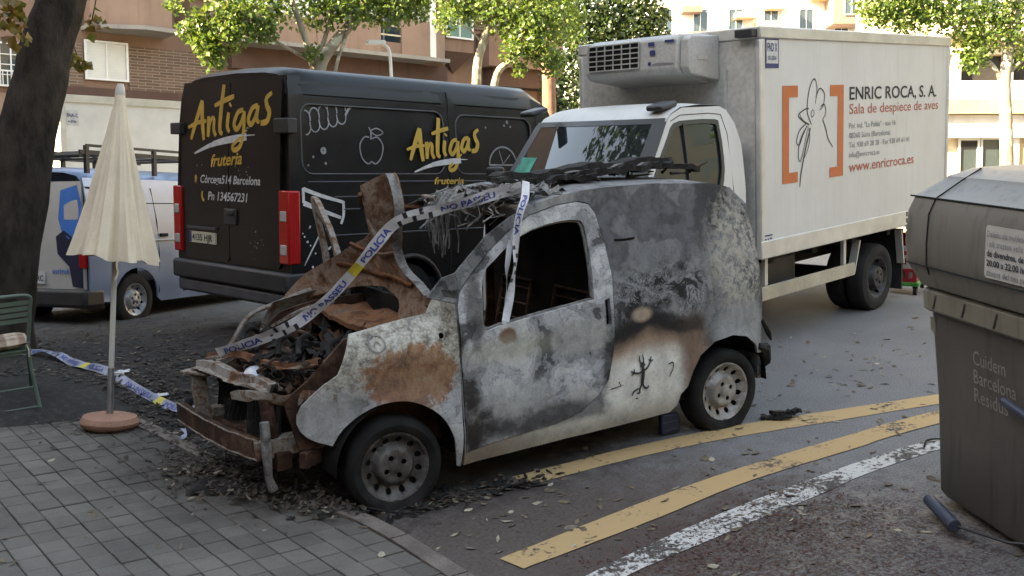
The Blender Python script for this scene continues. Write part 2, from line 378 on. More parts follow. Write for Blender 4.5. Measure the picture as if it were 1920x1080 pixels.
mat_rust('char', [(.3, (.006, .0055, .005)), (.55, (.02, .018, .016)), (.68, (.05, .046, .042)), (.78, (.12, .11, .10))], 7)
mat_rust('ash', [(.28, (.02, .018, .017)), (.42, (.11, .105, .10)), (.55, (.24, .23, .22)), (.66, (.16, .15, .14)), (.76, (.36, .35, .33))], 7)
simple('soot', (.012, .0105, .009), .95, var=.5, scale=5, spec=.15)
simple('burnt_tyre', (.016, .015, .014), .9, var=.4, scale=9, spec=.25, bump=.3)
simple('tyre', (.022, .021, .021), .85, var=.3, scale=9, spec=.3, bump=.2)
simple('rim_burnt', (.115, .105, .096), .6, .45, var=.5, scale=9, fine=.5, c2=(.04, .033, .028))
simple('rim_pale', (.40, .39, .36), .5, .3, var=.3, scale=8, fine=.5, c2=(.22, .19, .16))
simple('rim_silver', (.36, .37, .39), .4, .4, var=.15, scale=9)
simple('black_rubber', (.012, .012, .012), .75, var=.2)
simple('black_plastic', (.022, .022, .023), .55, var=.2, bump=.1)
simple('dark_gap', (.006, .006, .006), .9, var=.1)
simple('steel', (.45, .45, .46), .35, .9, var=.1)
simple('white_metal', (.62, .62, .60), .45, .0, var=.06, scale=3)
# ------------------------------------------------------------------ ground
def GR(x, y):
    z = sstep(1.2, 2.8, y) * max(0, .16 - .07 * (max(x, -4) - .6)) - .05 * max(0, y - 4)
    z -= .19 * sstep(7.3, 8.5, x) + .03 * max(0, min(x, 40) - 8.5)
    return max(z, -3)
def axis_lines(lo, hi, a, b, step):
    o = []; x = lo
    while x < a: o.append(x); x += max(1.5, (a - x) * .28)
    x = a
    while x < b: o.append(x); x += step
    while x < hi: o.append(x); x += max(1.5, (x - b) * .4 + .5)
    return o + [hi]
xs = axis_lines(-150, 200, -5, 11, .3); ys = axis_lines(-120, 260, -7, 12, .3)
mb = MB(); nx = len(xs)
mb.add([(x, y, GR(x, y)) for y in ys for x in xs], [(j * nx + i, j * nx + i + 1, (j + 1) * nx + i + 1, (j + 1) * nx + i) for j in range(len(ys) - 1) for i in range(nx - 1)])
road = mb.build('road', 'asphalt', smooth=True, fix=False); tag(road, 'dark worn asphalt street with soot and dust', kind='structure')
def band(name, a, b, mat, dz, label):       # a painted line between two edges
    A = spline(a, 14); B = spline(b, 14); mb = MB(); n = len(A)
    vs = []
    for i in range(n):
        j = .005 * fbm(A[i][0] * 3, A[i][1] * 3, 5, 2)
        for t in (0, .33, .66, 1):
            p = Vector(A[i]).lerp(Vector(B[i]), t); vs.append((p[0], p[1] + (j if t in (0, 1) else 0), GR(p[0], p[1]) + dz))
    mb.add(vs, [(4 * i + k, 4 * i + k + 1, 4 * i + k + 5, 4 * i + k + 4) for i in range(n - 1) for k in range(3)])
    return tag(mb.build(name, mat), label, kind='structure')
band('painted_line', [(.80, -.745), (1.6, -.735), (2.5, -.80), (3.5, -1.0), (4.23, -1.155), (7.5, -1.85)], [(.77, -.935), (1.5, -.925), (2.3, -.985), (3.3, -1.18), (4.02, -1.32), (7.2, -2.0)], 'yellow_line', .004, 'worn yellow painted line running past the wheels')
band('painted_line', [(.14, -1.74), (1.16, -1.57), (2.07, -1.475), (3.07, -1.44), (3.85, -1.437), (7, -1.62)], [(.18, -1.91), (1.09, -1.80), (1.88, -1.68), (2.83, -1.65), (3.6, -1.634), (6.8, -1.8)], 'yellow_line', .0065, 'wider yellow painted line in the middle of the road')
band('painted_line', [(.2, -2.22), (.43, -2.141), (1.206, -1.985), (2.123, -1.88), (3.365, -1.822), (7, -1.9)], [(.3, -2.36), (.567, -2.261), (1.092, -2.19), (1.984, -2.083), (3.162, -1.98), (6.8, -2.06)], 'white_line', .004, 'flaking white painted line in front of the container')
# sidewalk with its tiles and kerb
EDGE = spline([(.02, -7), (-.02, -4), (-.07, -2.2), (-.11, -1.6), (-.15, -1.2), (-.22, -.85), (-.34, -.55), (-.48, -.1), (-.66, .6), (-.85, 1.5), (-1.05, 2.2), (-1.4, 2.75), (-2.0, 3.1), (-3.5, 3.4), (-8, 3.6)], 5)
def SW(x, y): return .05 + .07 * max(0, -x - .15)
poly = [(p[0], p[1]) for p in EDGE] + [(-8, -7)]
side = sheet('sidewalk', poly, [], lambda u, v, d: (u, v, SW(u, v) - .016 - d * 12), 'joint', None, step=.6, thick=.03, smooth=False)
tag(side, 'grey tiled pavement corner in the foreground', kind='structure')
def inset(d):
    o = []; n = len(EDGE)
    for i, p in enumerate(EDGE):
        a = Vector(EDGE[max(i - 1, 0)]); b = Vector(EDGE[min(i + 1, n - 1)]); t = (b - a).normalized(); o.append((p[0] - t[1] * d, p[1] + t[0] * d))
    return o
IN = inset(.125); kerb_in = [(p[0], p[1]) for p in IN] + [(-8, -7)]
kerb = thing('kerb', None, None); kerb['kind'] = 'structure'; kerb['label'] = 'brownish stone kerb edging the tiled pavement'
acc = 0; i0 = 0
for i in range(1, len(EDGE)):
    acc += (Vector(EDGE[i]) - Vector(EDGE[i - 1])).length
    if acc > .55 or i == len(EDGE) - 1:
        A = EDGE[i0:i + 1]; B = IN[i0:i + 1]; g = .006; mb = MB(); vs = []
        for q, (a, b) in enumerate(zip(A, B)):
            a = Vector(a); b = Vector(b); t = (Vector(A[-1]) - Vector(A[0])).normalized() * g * (1 if q == 0 else -1 if q == len(A) - 1 else 0)
            for c, dz in ((a + t, -.25), (a + t, -.022), (a.lerp(b, .16) + t, .004), (b + t, .003), (b + t, -.25)): vs.append((c.x, c.y, SW(c.x, c.y) + dz))
        n = len(A); fs = [(5 * j + k, 5 * j + (k + 1) % 5, 5 * j + 5 + (k + 1) % 5, 5 * j + 5 + k) for j in range(n - 1) for k in range(5)] + [(0, 1, 2, 3, 4), tuple(5 * (n - 1) + k for k in (4, 3, 2, 1, 0))]
        mb.add(vs, fs).build('kerb_stone', 'kerb_stone', kerb); acc = 0; i0 = i
ca, sa = math.cos(R(8)), math.sin(R(8)); tw, th, tg = .134, .168, .006
cells = []
for i in range(-60, 20):
    for j in range(-45, 40):
        u = i * tw + (tw / 2 if 0 else 0); v = j * th; c = (ca * u - sa * v - 1.2, sa * u + ca * v - 1.0)
        if -5 < c[0] < .3 and -4.5 < c[1] < 3.3 and inside(c, kerb_in): cells.append((((c[0] + 1.5) ** 2 + (c[1] + .6) ** 2), c))
cells.sort()
def tile_verts(c, jit=True):
    out = []; rz = random.uniform(-.0035, .003); rx = random.uniform(-.012, .012); ry = random.uniform(-.012, .012)
    for k, (hh, ins) in enumerate(((-.02, 0), (-.003, 0), (0, .004))):
        for sx, sy in ((-1, -1), (1, -1), (1, 1), (-1, 1)):
            a = sx * (tw / 2 - tg / 2 - ins); b = sy * (th / 2 - tg / 2 - ins); x = c[0] + ca * a - sa * b; y = c[1] + sa * a + ca * b
            out.append((x, y, SW(x, y) + hh + rz + rx * a + ry * b))
    return out
TF = [(0, 1, 5, 4), (1, 2, 6, 5), (2, 3, 7, 6), (3, 0, 4, 7), (4, 5, 9, 8), (5, 6, 10, 9), (6, 7, 11, 10), (7, 4, 8, 11), (8, 9, 10, 11)]
def whole(c): return all(inside((c[0] + ca * a - sa * b, c[1] + sa * a + ca * b), kerb_in) for a in (-tw / 2, tw / 2) for b in (-th / 2, th / 2))
rest = MB(); cnt = 0
for d, c in cells:
    tv = tile_verts(c) if whole(c) else [(x, y, z - .0075) for x, y, z in tile_verts(c)]
    if cnt < 300:
        MB().add(tv, TF).build('paving_tile', 'tile', side, fix=False); cnt += 1
    else: rest.add(tv, TF)
tag(rest.build('paving_tiles', 'tile', side, fix=False), kind='stuff')
# ------------------------------------------------------------------ wheels shared by all vehicles
def wheel(parent, O, out, r, rim_r, width, rim_mat, tyre_mat, flat=0, holes=12, lugs=4, name='wheel', dish=.085, hole_r=.019):
    """out: unit vector pointing away from the vehicle; O: hub centre on the outer face"""
    out = Vector(out).normalized(); O = Vector(O); wz = Vector((0, 0, 1)); wz = (wz - out * wz.dot(out)).normalized(); wx = wz.cross(out)
    w_ = bpy.data.objects.new(name, None); COL.objects.link(w_); w_.parent = parent; w_.empty_display_size = .1
    def clampz(v):
        d = (v - O).dot(wz); lim = -(r - flat)
        if flat and d < lim + .05:
            t = min(1, (lim + .05 - d) / .05) if d < lim + .05 else 0; nd = max(d, lim) if d < lim else d
            side = (v - O).dot(out); bulge = .02 * t * (1 if side > -width / 2 else -1)
            v = v + wz * (nd - d) + out * bulge
        return v
    mb = MB(); pr = [(rim_r * .97, -.012), (rim_r * 1.04, .004), (rim_r + (r - rim_r) * .5, .012), (r * .955, -.006), (r * .99, -.03), (r, -.05), (r, -width + .05), (r * .985, -width + .02), (r * .95, -width), (rim_r, -width + .01)]
    mb.lathe(pr, 48, O, out, cap=False); mb.v = [tuple(clampz(Vector(v))) for v in mb.v]
    mb.build('tyre', tyre_mat, w_, smooth=True)
    def prof(q):
        q /= rim_r
        if q > .93: return -.002
        if q > .86: return -.002 - (.93 - q) / .07 * .022
        if q > .62: return -.024 - .35 * dish * math.sin((.86 - q) / .24 * math.pi / 2)
        if q > .50: return -.024 - .35 * dish + (.62 - q) / .12 * dish * .55
        return -.024 + .2 * dish - (.0 if q > .16 else -.012)
    hs = [circle(rim_r * .76 * math.cos(2 * math.pi * (k + .5) / holes), rim_r * .76 * math.sin(2 * math.pi * (k + .5) / holes), hole_r, 10) for k in range(holes)]
    hs += [circle(rim_r * .28 * math.cos(2 * math.pi * (k + .25) / lugs), rim_r * .28 * math.sin(2 * math.pi * (k + .25) / lugs),   .017, 8) for k in range(lugs)]
    sheet('rim', circle(0, 0, rim_r, 44), hs, lambda u, v, d: tuple(O + wx * u + wz * v + out * (prof(math.hypot(u, v)) - d)), rim_mat, w_, step=rim_r * .085, thick=.01)
    mb = MB(); mb.lathe([(rim_r * .9, -.07), (rim_r * .9, -.085), (rim_r * .3, -.1)], 20, O, out); mb.build('brake_drum', 'dark_gap', w_)
    return w_
# ------------------------------------------------------------------ burnt van: local frame = street frame, x to the rear, front axle at x = 0
van = thing('burnt_van', 'burnt-out small white van with raised rusty bonnet and ash-grey side panels', 'van')
AR = ((.02, .27, .385), (2.5, .29, .385))
def W(x, z):
    w_ = .848
    if z > .95: w_ -= .13 * ((z - .95) / .8) ** 1.35
    if z < .40: w_ -= .05 * ((.40 - z) / .25) ** 1.5
    if x < .35: w_ -= .17 * ((.35 - x) / .85) ** 2
    if x < .42 and z > .88: w_ -= .10 * min(1, (z - .88) / .2) ** 2
    if x > 2.5: w_ -= .06 * ((x - 2.5) / .38) ** 2
    for cx, cz, rr in AR:
        d = math.hypot(x - cx, z - cz); w_ += .02 * math.exp(-((d - rr) / .045) ** 2)
    w_ += .010 * math.exp(-((z - .55) / .05) ** 2) * sstep(.45, .6, x) * (1 - sstep(1.9, 2.1, x))
    return w_
def dents(x, z): return .006 * fbm(x, z, 1, 2.3) + .0025 * fbm(x, z, 4, 8)
def LS(x, z, d): return (x, -W(x, z) + d + dents(x, z), z)
def RS(x, z, d): return (x, W(x, z) - d - dents(x + 9, z), z)
arch_f = spline([(-.35, .44), (-.29, .53), (-.18, .61), (-.06, .65), (.08, .645), (.2, .59), (.29, .51), (.35, .40), (.37, .30), (.38, .19)], 3)
fender = [(.405, .18), (.42, .48), (.428, .9), (.424, 1.16), (.33, 1.185), (.28, 1.11), (.09, 1.09), (-.19, 1.05), (-.24, .95), (-.29, .84), (-.37, .79), (-.45, .72), (-.49, .68), (-.515, .63), (-.52, .585), (-.505, .535), (-.47, .495), (-.42, .465)]
fender_hole = circle(.33, .985, .018, 8)
sheet('front_fender', arch_f + fender, [fender_hole], LS, 'burnt_fender', van, .045, .012)
sheet('front_fender', arch_f + fender, [], RS, 'rust_pale', van, .06, .012)
door = [(.44, .262), (.64, .285), (1.07, .315), (1.26, .36), (1.40, .45), (1.47, .54), (1.515, .68), (1.535, .80), (1.54, 1.05), (1.548, 1.18), (1.525, 1.40), (1.48, 1.60), (1.44, 1.655), (1.36, 1.675), (1.2, 1.665), (1.0, 1.62), (.86, 1.55), (.69, 1.435), (.55, 1.315), (.465, 1.23), (.44, 1.14)]
win = spline([(.60, .985), (.605, 1.15), (.625, 1.305), (.72, 1.385), (.86, 1.48), (1.01, 1.54), (1.21, 1.57), (1.34, 1.565), (1.385, 1.53), (1.40, 1.34), (1.395, 1.09), (1.36, 1.06), (1.0, 1.025), (.70, .992)], 2, True)
dc = (1.0, .9)
doorhole = [(dc[0] + (x - dc[0]) * 1.009, dc[1] + (z - dc[1]) * 1.008) for x, z in door]
lock = [(1.475, .88), (1.515, .89), (1.515, 1.06), (1.475, 1.05)]
dr = sheet('door', door, [win, lock], lambda x, z, d: LS(x, z, d - .004), 'burnt_door', van, .045, .035)
wi = [(.985 + (x - .985) * .97, 1.29 + (z - 1.29) * .95) for x, z in win]
sheet('window_channel', [(x * 1.0, z) for x, z in win], [wi], lambda x, z, d: LS(x, z, d + .016), 'ash', dr, .05, .012)
mb = MB(); mb.bx(1.47, 1.52, -.80, -.78, .87, 1.07); mb.build('lock_recess', 'soot', dr)
body = [(.428, .18), (.8, .185), (1.19, .195), (1.61, .20), (2.0, .21), (2.055, .25), (2.075, .33), (2.12, .38), (2.165, .48), (2.23, .58), (2.36, .655), (2.52, .675), (2.66, .645), (2.76, .57), (2.79, .50), (2.83, .50), (2.86, .66), (2.875, .87), (2.865, .98), (2.84, 1.2), (2.785, 1.46), (2.70, 1.61), (2.60, 1.685), (2.46, 1.715), (1.98, 1.745), (1.67, 1.75), (1.45, 1.745), (1.24, 1.725), (1.04, 1.685), (.86, 1.62), (.69, 1.53), (.45, 1.335), (.30, 1.20), (.425, 1.165)]
bs = sheet('body_side', body, [doorhole], LS, 'burnt_side', van, .045, .02)
sheet('body_side', body, [doorhole], RS, 'rust_dark', van, .07, .02)
# small fittings on the rear quarter: creased vent slot, fuel flap edge
mb = MB()
for q in range(14):
    t = q / 13; x = 1.60 + .16 * t; z = 1.415 - .004 * math.sin(t * 3); mb.add([LS(x, z + .008, -.004), LS(x, z - .008, -.001)], [])
mb.f = [(2 * i, 2 * i + 1, 2 * i + 3, 2 * i + 2) for i in range(13)]
mb.build('crease', 'soot', bs)
# roof skin, sagging at the front where it burnt through
def roofz(x, y):
    t = [(1.0, 1.675), (1.24, 1.725), (1.45, 1.745), (1.67, 1.75), (1.98, 1.745), (2.46, 1.715), (2.62, 1.675), (2.75, 1.56)]
    for (a, za), (b, zb) in zip(t, t[1:]):
        if x <= b: z = za + (zb - za) * (x - a) / (b - a); break
    else: z = t[-1][1]
    return z
def roof_map(x, y, d):
    e = abs(y) / .725; z = roofz(x, y) + .028 * (1 - e ** 2) + .004 * fbm(x, y, 2, 3)
    z -= .05 * math.exp(-((x - 1.35) / .25) ** 2 - ((y - .1) / .35) ** 2)
    return (x, y, z - d)
sheet('roof', [(.93, -.70), (1.4, -.722), (2.4, -.715), (2.6, -.69), (2.72, -.6), (2.75, 0), (2.72, .6), (2.6, .69), (2.4, .715), (1.4, .722), (.93, .70), (1.0, .35), (1.03, 0), (.99, -.4)], [], roof_map, 'burnt_side', van, .08, .015)
mb = MB(); mb.bar((.97, -.70, 1.64), (.99, .70, 1.65), .09, .035, (1, 0, .4)); mb.build('windscreen_header', 'rust_pale', van, bevel=.01)
# rear end, floor, bulkhead, firewall
mb = MB(); mb.prism([(-.78, .30), (.78, .30), (.80, .9), (.70, 1.55), (.55, 1.66), (-.55, 1.66), (-.70, 1.55), (-.80, .9)], lambda y, z: (2.86 - .12 * max(0, z - 1) ** 1.3, y, z), lambda y, z: (2.83 - .12 * max(0, z - 1) ** 1.3, y, z)); mb.build('rear_door', 'burnt_side', van)
mb = MB(); mb.bx(.40, 2.84, -.72, .72, .24, .30); mb.bx(.42, .46, -.74, .74, .30, 1.10); mb.bx(1.56, 1.59, -.74, .74, .3, 1.62)
mb.bx(2.16, 2.84, -.58, -.46, .3, .70); mb.bx(2.16, 2.84, .46, .58, .3, .70); mb.build('cabin_floor', 'soot', van)
for s_ in (-1, 1):
    mb = MB(); y = .36 * s_
    mb.bx(1.0, 1.45, y - .22, y + .22, .42, .50); mb.tube([(1.42, y - .2, .48), (1.55, y - .2, 1.05), (1.55, y + .2, 1.05), (1.42, y + .2, .48)], .018, 6)
    for k in range(5): mb.tube([(1.43 + .026 * k, y - .2, .55 + .11 * k), (1.43 + .026 * k, y + .2, .55 + .11 * k)], .007, 5)
    mb.build('seat_frame', 'rust_dark', van)
mb = MB(); mb.tube([(.72 + .05 * math.cos(a), -.38 + .18 * math.sin(a), 1.0 + .17 * math.cos(a)) for a in [2 * math.pi * k / 20 for k in range(21)]], .012, 6); mb.tube([(.5, -.38, .88), (.73, -.38, 1.0)], .02, 6); mb.build('steering_wheel', 'soot', van)
mb = MB(); mb.bar((.5, -.72, .95), (.5, .72, .95), .10, .12); mb.build('dash_frame', 'rust_dark', van)
# wheel wells
for cx, cz, rr in AR:
    for s_ in (-1, 1):
        mb = MB(); n = 14; vs = []
        for k in range(n + 1):
            a = math.pi * k / n; x = cx - (rr + .0) * math.cos(a); z = max(cz + (rr - .01) * math.sin(a), .2)
            vs += [(x, s_ * .815, z), (x, s_ * .50, z)]
        mb.add(vs, [(2 * i, 2 * i + 1, 2 * i + 3, 2 * i + 2) for i in range(n)]); mb.bx(cx - rr, cx + rr, *sorted((s_ * .50, s_ * .48)), .22, cz + rr - .01)
        mb.build('wheel_well', 'soot', van)
for cx, cz, rr in AR:
    mb = MB(); mb.tube([(cx - .02, -.66, .26), (cx - .02, .66, .26)], .03, 8); mb.build('axle', 'rust_dark', van)
wheel(van, (.0, -.80, .256), (-.09, -1, 0), .295, .205, .17, 'rim_burnt', 'burnt_tyre', flat=.037)
wheel(van, (2.513, -.80, .262), (0, -1, 0), .30, .205, .17, 'rim_pale', 'burnt_tyre', flat=.038)
wheel(van, (.0, .80, .256), (.09, 1, 0), .295, .205, .17, 'rim_burnt', 'burnt_tyre', flat=.037)
wheel(van, (2.513, .80, .262), (0, 1, 0), .30, .205, .17, 'rim_burnt', 'burnt_tyre', flat=.038)
# rear bumper remains
mb = MB(); mb.tube([(2.80, -.82, .55), (2.88, -.80, .52), (2.92, -.76, .42), (2.90, -.70, .34)], [.02, .045, .05, .02], 7); mb.tube([(2.86, -.80, .72), (2.93, -.79, .62), (2.965, -.78, .56)], [.012, .022, .006], 6)
mb.bx(2.86, 2.95, -.70, .70, .38, .52); mb.build('rear_bumper', 'char', van, smooth=True)
# bonnet: stands upright on its hinges, rolled and pinched by the heat
OUT = [(-.60, 1.06), (-.50, 1.16), (-.30, 1.24), (-.16, 1.30), (-.12, 1.42), (-.22, 1.55), (-.30, 1.69), (-.27, 1.82), (-.19, 1.91), (-.08, 1.885), (.06, 1.815), (.17, 1.775), (.23, 1.70), (.25, 1.64), (.20, 1.585), (.19, 1.53), (.42, 1.44), (.62, 1.32), (.80, 1.20), (.90, 1.10), (.93, 1.02), (.80, 1.0), (.72, 1.05), (.50, 1.115), (.22, 1.14), (0.0, 1.12), (-.12, 1.05), (-.16, .98), (-.42, .97), (-.62, .98)]
def bon(y, z, d):
    x = .36 + .05 * math.sin((z - 1.0) * 5) + .05 * fbm(y, z, 3, 2.2) + .16 * max(0, z - 1.62) * (1 if y < 0 else .4) - .10 * math.exp(-((y - .02) / .13) ** 2) * sstep(1.2, 1.5, z)
    x += -.38 * sstep(.25, 1.0, y) * (1 - sstep(1.35, 1.6, z)) + .03 * math.sin(y * 17 + z * 6) * sstep(1.25, 1.5, z) * .5
    return (x + d, y, z)
bo = sheet('bonnet', spline(OUT, 2, True), [circle(.13, 1.66, .035, 8), [(-.02, 1.52), (.02, 1.50), (.05, 1.62), (.03, 1.66)], circle(-.13, 1.30, .018, 6)], bon, 'rust_hood', van, .035, .012)
mb = MB()
for a in ([(.48, 1.42), (.35, 1.36), (.25, 1.40), (.05, 1.38), (-.1, 1.40)], [(.6, 1.28), (.3, 1.22), (0, 1.24), (-.25, 1.2)], [(.15, 1.5), (.16, 1.66), (.02, 1.78)]):
    mb.tube([bon(y, z, -.012) for y, z in spline(a, 3)], .014, 6)
mb.build('stiffening_rib', 'rust', bo, smooth=True)
mb = MB(); mb.lathe([(.03, 0), (.03, .012), (.022, .012), (.022, 0)], 14, bon(.13, 1.70, -.02), (-1, 0, 0)); mb.build('catch_ring', 'char', bo)
# far door, swung open: only its burnt frame stands above the bonnet line
fd = bpy.data.objects.new('open_door', None); COL.objects.link(fd); fd.parent = van
rotd = Matrix.Rotation(R(78), 3, 'Z'); 
fd.matrix_local = Matrix.Translation((.40, .84, 0)) @ rotd.to_4x4()
dl = [(x - .44, z) for x, z in door]; wl = [(.545 + (x - .985) * .88, 1.29 + (z - 1.29) * .94) for x, z in win]
sheet('door_shell', dl, [wl], lambda x, z, d: (x * .9, .02 + .14 * max(0, z - 1) ** 1.4 - d + .01 * fbm(x, z, 7, 3), z), 'rust_pale', fd, .06, .04)
fd['label'] = 'open far door with bare rusty window frame'
# folded flange along the near edge of the bonnet
mb = MB(); fe = spline([(-.50, 1.17), (-.30, 1.245), (-.165, 1.31), (-.125, 1.42), (-.22, 1.55), (-.30, 1.69), (-.27, 1.82), (-.19, 1.905)], 4)
vs = []
for y, z in fe: a = Vector(bon(y, z, 0)); vs += [a + Vector((-.002, -.004, 0)), a + Vector((-.05, .012, .004)), a + Vector((-.05, .018, .004)), a + Vector((.012, .006, 0))]
mb.add(vs, [(4 * i + j, 4 * i + (j + 1) % 4, 4 * i + 4 + (j + 1) % 4, 4 * i + 4 + j) for i in range(len(fe) - 1) for j in range(4)]); mb.build('bonnet_flange', 'ash', bo, smooth=True)
# cowl, engine bay, front end
mb = MB(); mb.add([], [])
cw = sheet('cowl', [(-.74, .12), (-.3, .08), (.2, .05), (.74, .10), (.76, .44), (.3, .40), (-.2, .42), (-.76, .44)], [], lambda y, x, d: (x, y, .985 + .035 * fbm(x, y, 6, 4) - .12 * (.4 - x) * 0 - d), 'rust', van, .05, .03)
def inner(s_, mat):
    return sheet('inner_wing', [(-.50, .42), (.42, .30), (.42, 1.05), (.05, 1.04), (-.18, 1.0), (-.42, .80), (-.56, .70)], [], lambda x, z, d: (x, s_ * (.58 + .03 * fbm(x, z, 8, 4) + d), z), mat, van, .08, .02)
inner(-1, 'rust_dark'); inner(1, 'rust_dark')
mb = MB()
for a in ([(-.58, .74, .70), (-.48, .74, .80), (-.35, .74, .965), (-.15, .74, 1.03), (.06, .75, 1.085), (.25, .78, 1.11)], [(-.60, .70, .70), (-.45, .62, .76), (-.30, .60, .88), (-.05, .58, .98), (.2, .58, 1.02)]):
    mb.tube(spline(a, 4), .018, 6)
mb.build('wing_rail', 'rust_pale', van, smooth=True)
# crash beam: a curved C-section
mb = MB(); path = spline([(-.865, .66), (-.835, .40), (-.80, .12), (-.755, -.12), (-.70, -.33), (-.655, -.45)], 5); sec = [(-.03, .055), (.02, .055), (.02, .035), (-.012, .03), (-.012, -.03), (.02, -.035), (.02, -.06), (-.03, -.06)]
n = len(path); vs = []
for i, p_ in enumerate(path):
    for a, b in sec: vs.append((p_[0] + a, p_[1], .42 + b + .006 * fbm(i * .3, 0, 3, 1) - .02 * i / n))
k = len(sec); mb.add(vs, [(i * k + j, i * k + (j + 1) % k, (i + 1) * k + (j + 1) % k, (i + 1) * k + j) for i in range(n - 1) for j in range(k)] + [tuple(range(k)), tuple(range((n - 1) * k, n * k))[::-1]])
mb.build('crash_beam', 'rust_dark', van)
mb = MB(); mb.tube([(q[0] - .028, q[1], .477 + .006 * fbm(j * .3, 0, 3, 1) - .02 * j / n) for j, q in enumerate(path)], .006, 6); mb.tube([(q[0] - .03, q[1], .36 + .006 * fbm(j * .3, 0, 3, 1) - .02 * j / n) for j, q in enumerate(path)], .006, 6); mb.build('beam_edge', 'rust_pale', van, smooth=True)
mb = MB(); mb.bar((-.80, .40, .72), (-.78, .40, .40), .06, .09); mb.bar((-.85, .47, .725), (-.73, .26, .725), .11, .018); mb.build('headlamp_bracket', 'rust_pale', van, bevel=.004)
mb = MB(); mb.bar((-.70, -.42, .40), (-.30, -.46, .42), .10, .11); mb.bar((-.80, .42, .42), (-.25, .46, .42), .10, .11); mb.build('chassis_leg', 'rust_pale', van, bevel=.006)
def pressed(name, mat, pts, sec, seed, amp=.012):       # buckled sheet-metal rail: a section swept along a path
    P_ = [Vector(q) for q in spline(pts, 7)]; vs = []; k_ = len(sec)
    for i, q in enumerate(P_):
        t_ = (P_[min(i + 1, len(P_) - 1)] - P_[max(i - 1, 0)]).normalized(); s_ = t_.cross(Vector((0, 0, 1))).normalized(); u_ = s_.cross(t_)
        for j, (a, b) in enumerate(sec): vs.append(q + s_ * (a + amp * fbm(i * .35, j * .6, seed, 1)) + u_ * (b + amp * fbm(i * .35, j * .6, seed + 4, 1)))
    mb = MB(); n_ = len(P_); mb.add(vs, [(i * k_ + j, i * k_ + (j + 1) % k_, (i + 1) * k_ + (j + 1) % k_, (i + 1) * k_ + j) for i in range(n_ - 1) for j in range(k_)] + [tuple(range(k_)), tuple(range((n_ - 1) * k_, n_ * k_))[::-1]])
    o_ = mb.build(name, mat, van); shade(o_, 30); return o_
HAT = [(-.07, -.012), (-.04, -.008), (-.03, .028), (.02, .034), (.032, -.005), (.065, -.01), (.065, -.018), (.026, -.016), (.014, .022), (-.022, .018), (-.034, -.018), (-.07, -.02)]
pressed('upper_crossmember', 'rust_pale', [(-.77, .42, .755), (-.73, .2, .775), (-.66, -.05, .745), (-.60, -.25, .755), (-.56, -.42, .74)], HAT, 2)
pressed('slam_panel', 'rust', [(-.70, .46, .80), (-.58, .2, .835), (-.50, -.1, .82), (-.42, -.42, .85), (-.34, -.60, .90)], [(a * .6, b * .7) for a, b in HAT], 12)
mb = MB()
vs = []; NN = 14
for i in range(NN):
    t = i / (NN - 1); x = -.74 + .40 * t; y = -.35 - .37 * t; z = .725 + .02 * math.sin(t * 9) + .012 * fbm(t * 5, 0, 0, 2)
    nx_, ny_ = .68, .73
    for a, dz in ((-.055, .0), (-.05, -.045), (.055, -.03), (.06, .01)): vs.append((x + nx_ * a * -1, y + ny_ * a, z + dz))
mb.add(vs, [(4 * i + j, 4 * i + (j + 1) % 4, 4 * i + 4 + (j + 1) % 4, 4 * i + 4 + j) for i in range(NN - 1) for j in range(4)] + [(0, 1, 2, 3), tuple(4 * (NN - 1) + j for j in (3, 2, 1, 0))])
mb.build('headlamp_shelf', 'rust_pale', van, smooth=True)
mb = MB(); mb.bar((-.655, -.50, .57), (-.65, -.50, .30), .05, .02); mb.tube([(-.655, -.505, .58), (-.66, -.52, .42), (-.655, -.50, .25), (-.63, -.48, .17)], [.028, .03, .022, .03], 7); mb.build('bumper_stay', 'ash', van)
mb = MB(); mb.bar((-.62, -.44, .70), (-.60, -.44, .36), .05, .07); mb.bar((-.55, -.10, .72), (-.55, -.10, .36), .03, .05); mb.bar((-.42, -.62, .70), (-.46, -.60, .52), .03, .06); mb.bar((-.60, .05, .36), (-.56, -.52, .33), .09, .10); mb.bar((-.72, .48, .37), (-.60, .0, .36), .09, .10)
mb.bar((-.50, -.66, .36), (-.30, -.50, .34), .05, .09); mb.build('radiator_frame', 'rust_dark', van, bevel=.004)
mb = MB(); mb.bx(-.42, .20, -.12, .40, .40, .80); mb.bx(-.30, .12, -.50, -.15, .42, .72); mb.build('engine_block', 'rust_dark', van, bevel=.03)
random.seed(11)
for k in range(72):
    mb = MB(); x = random.uniform(-.52, .15); y = random.uniform(-.50, .5); z = random.uniform(.66, .86); L = random.uniform(.06, .22)
    if k % 3 == 0: mb.lathe([(.0, 0), (.012, 0), (.012, .02), (.034, .02), (.034, .028), (.027, .03), (.027, .036), (.034, .038), (.034, .046), (.01, .046), (.01, .06), (0, .06)], 14, (x, y, z), (random.uniform(-1, 1), random.uniform(-1, .2), random.uniform(-.3, 1)))
    elif k % 3 == 1:
        p_ = Vector((x, y, z)); pts = [p_]
        for q in range(4): p_ = p_ + Vector((random.uniform(-.09, .09), random.uniform(-.09, .09), random.uniform(-.05, .05))); pts.append(p_)
        mb.tube(spline(pts, 3), random.uniform(.006, .014), 6)
    else: mb.bar((x, y, z), (x + random.uniform(-L, L), y + random.uniform(-L, L), z + random.uniform(-.05, .05)), random.uniform(.015, .05), random.uniform(.006, .03))
    mb.build('engine_part', random.choice(['rust_dark', 'rust_dark', 'rust', 'char', 'char', 'char', 'ash']), van, smooth=(k % 3 < 2))
mb = MB(); mb.lathe([(.0, 0), (.04, .0), (.06, .025), (.055, .055), (.025, .075), (0, .08)], 20, (-.57, -.08, .735), (-.25, -.4, 1)); mb.build('headlamp_bowl', 'rim_silver', van, smooth=True)
mb = MB()
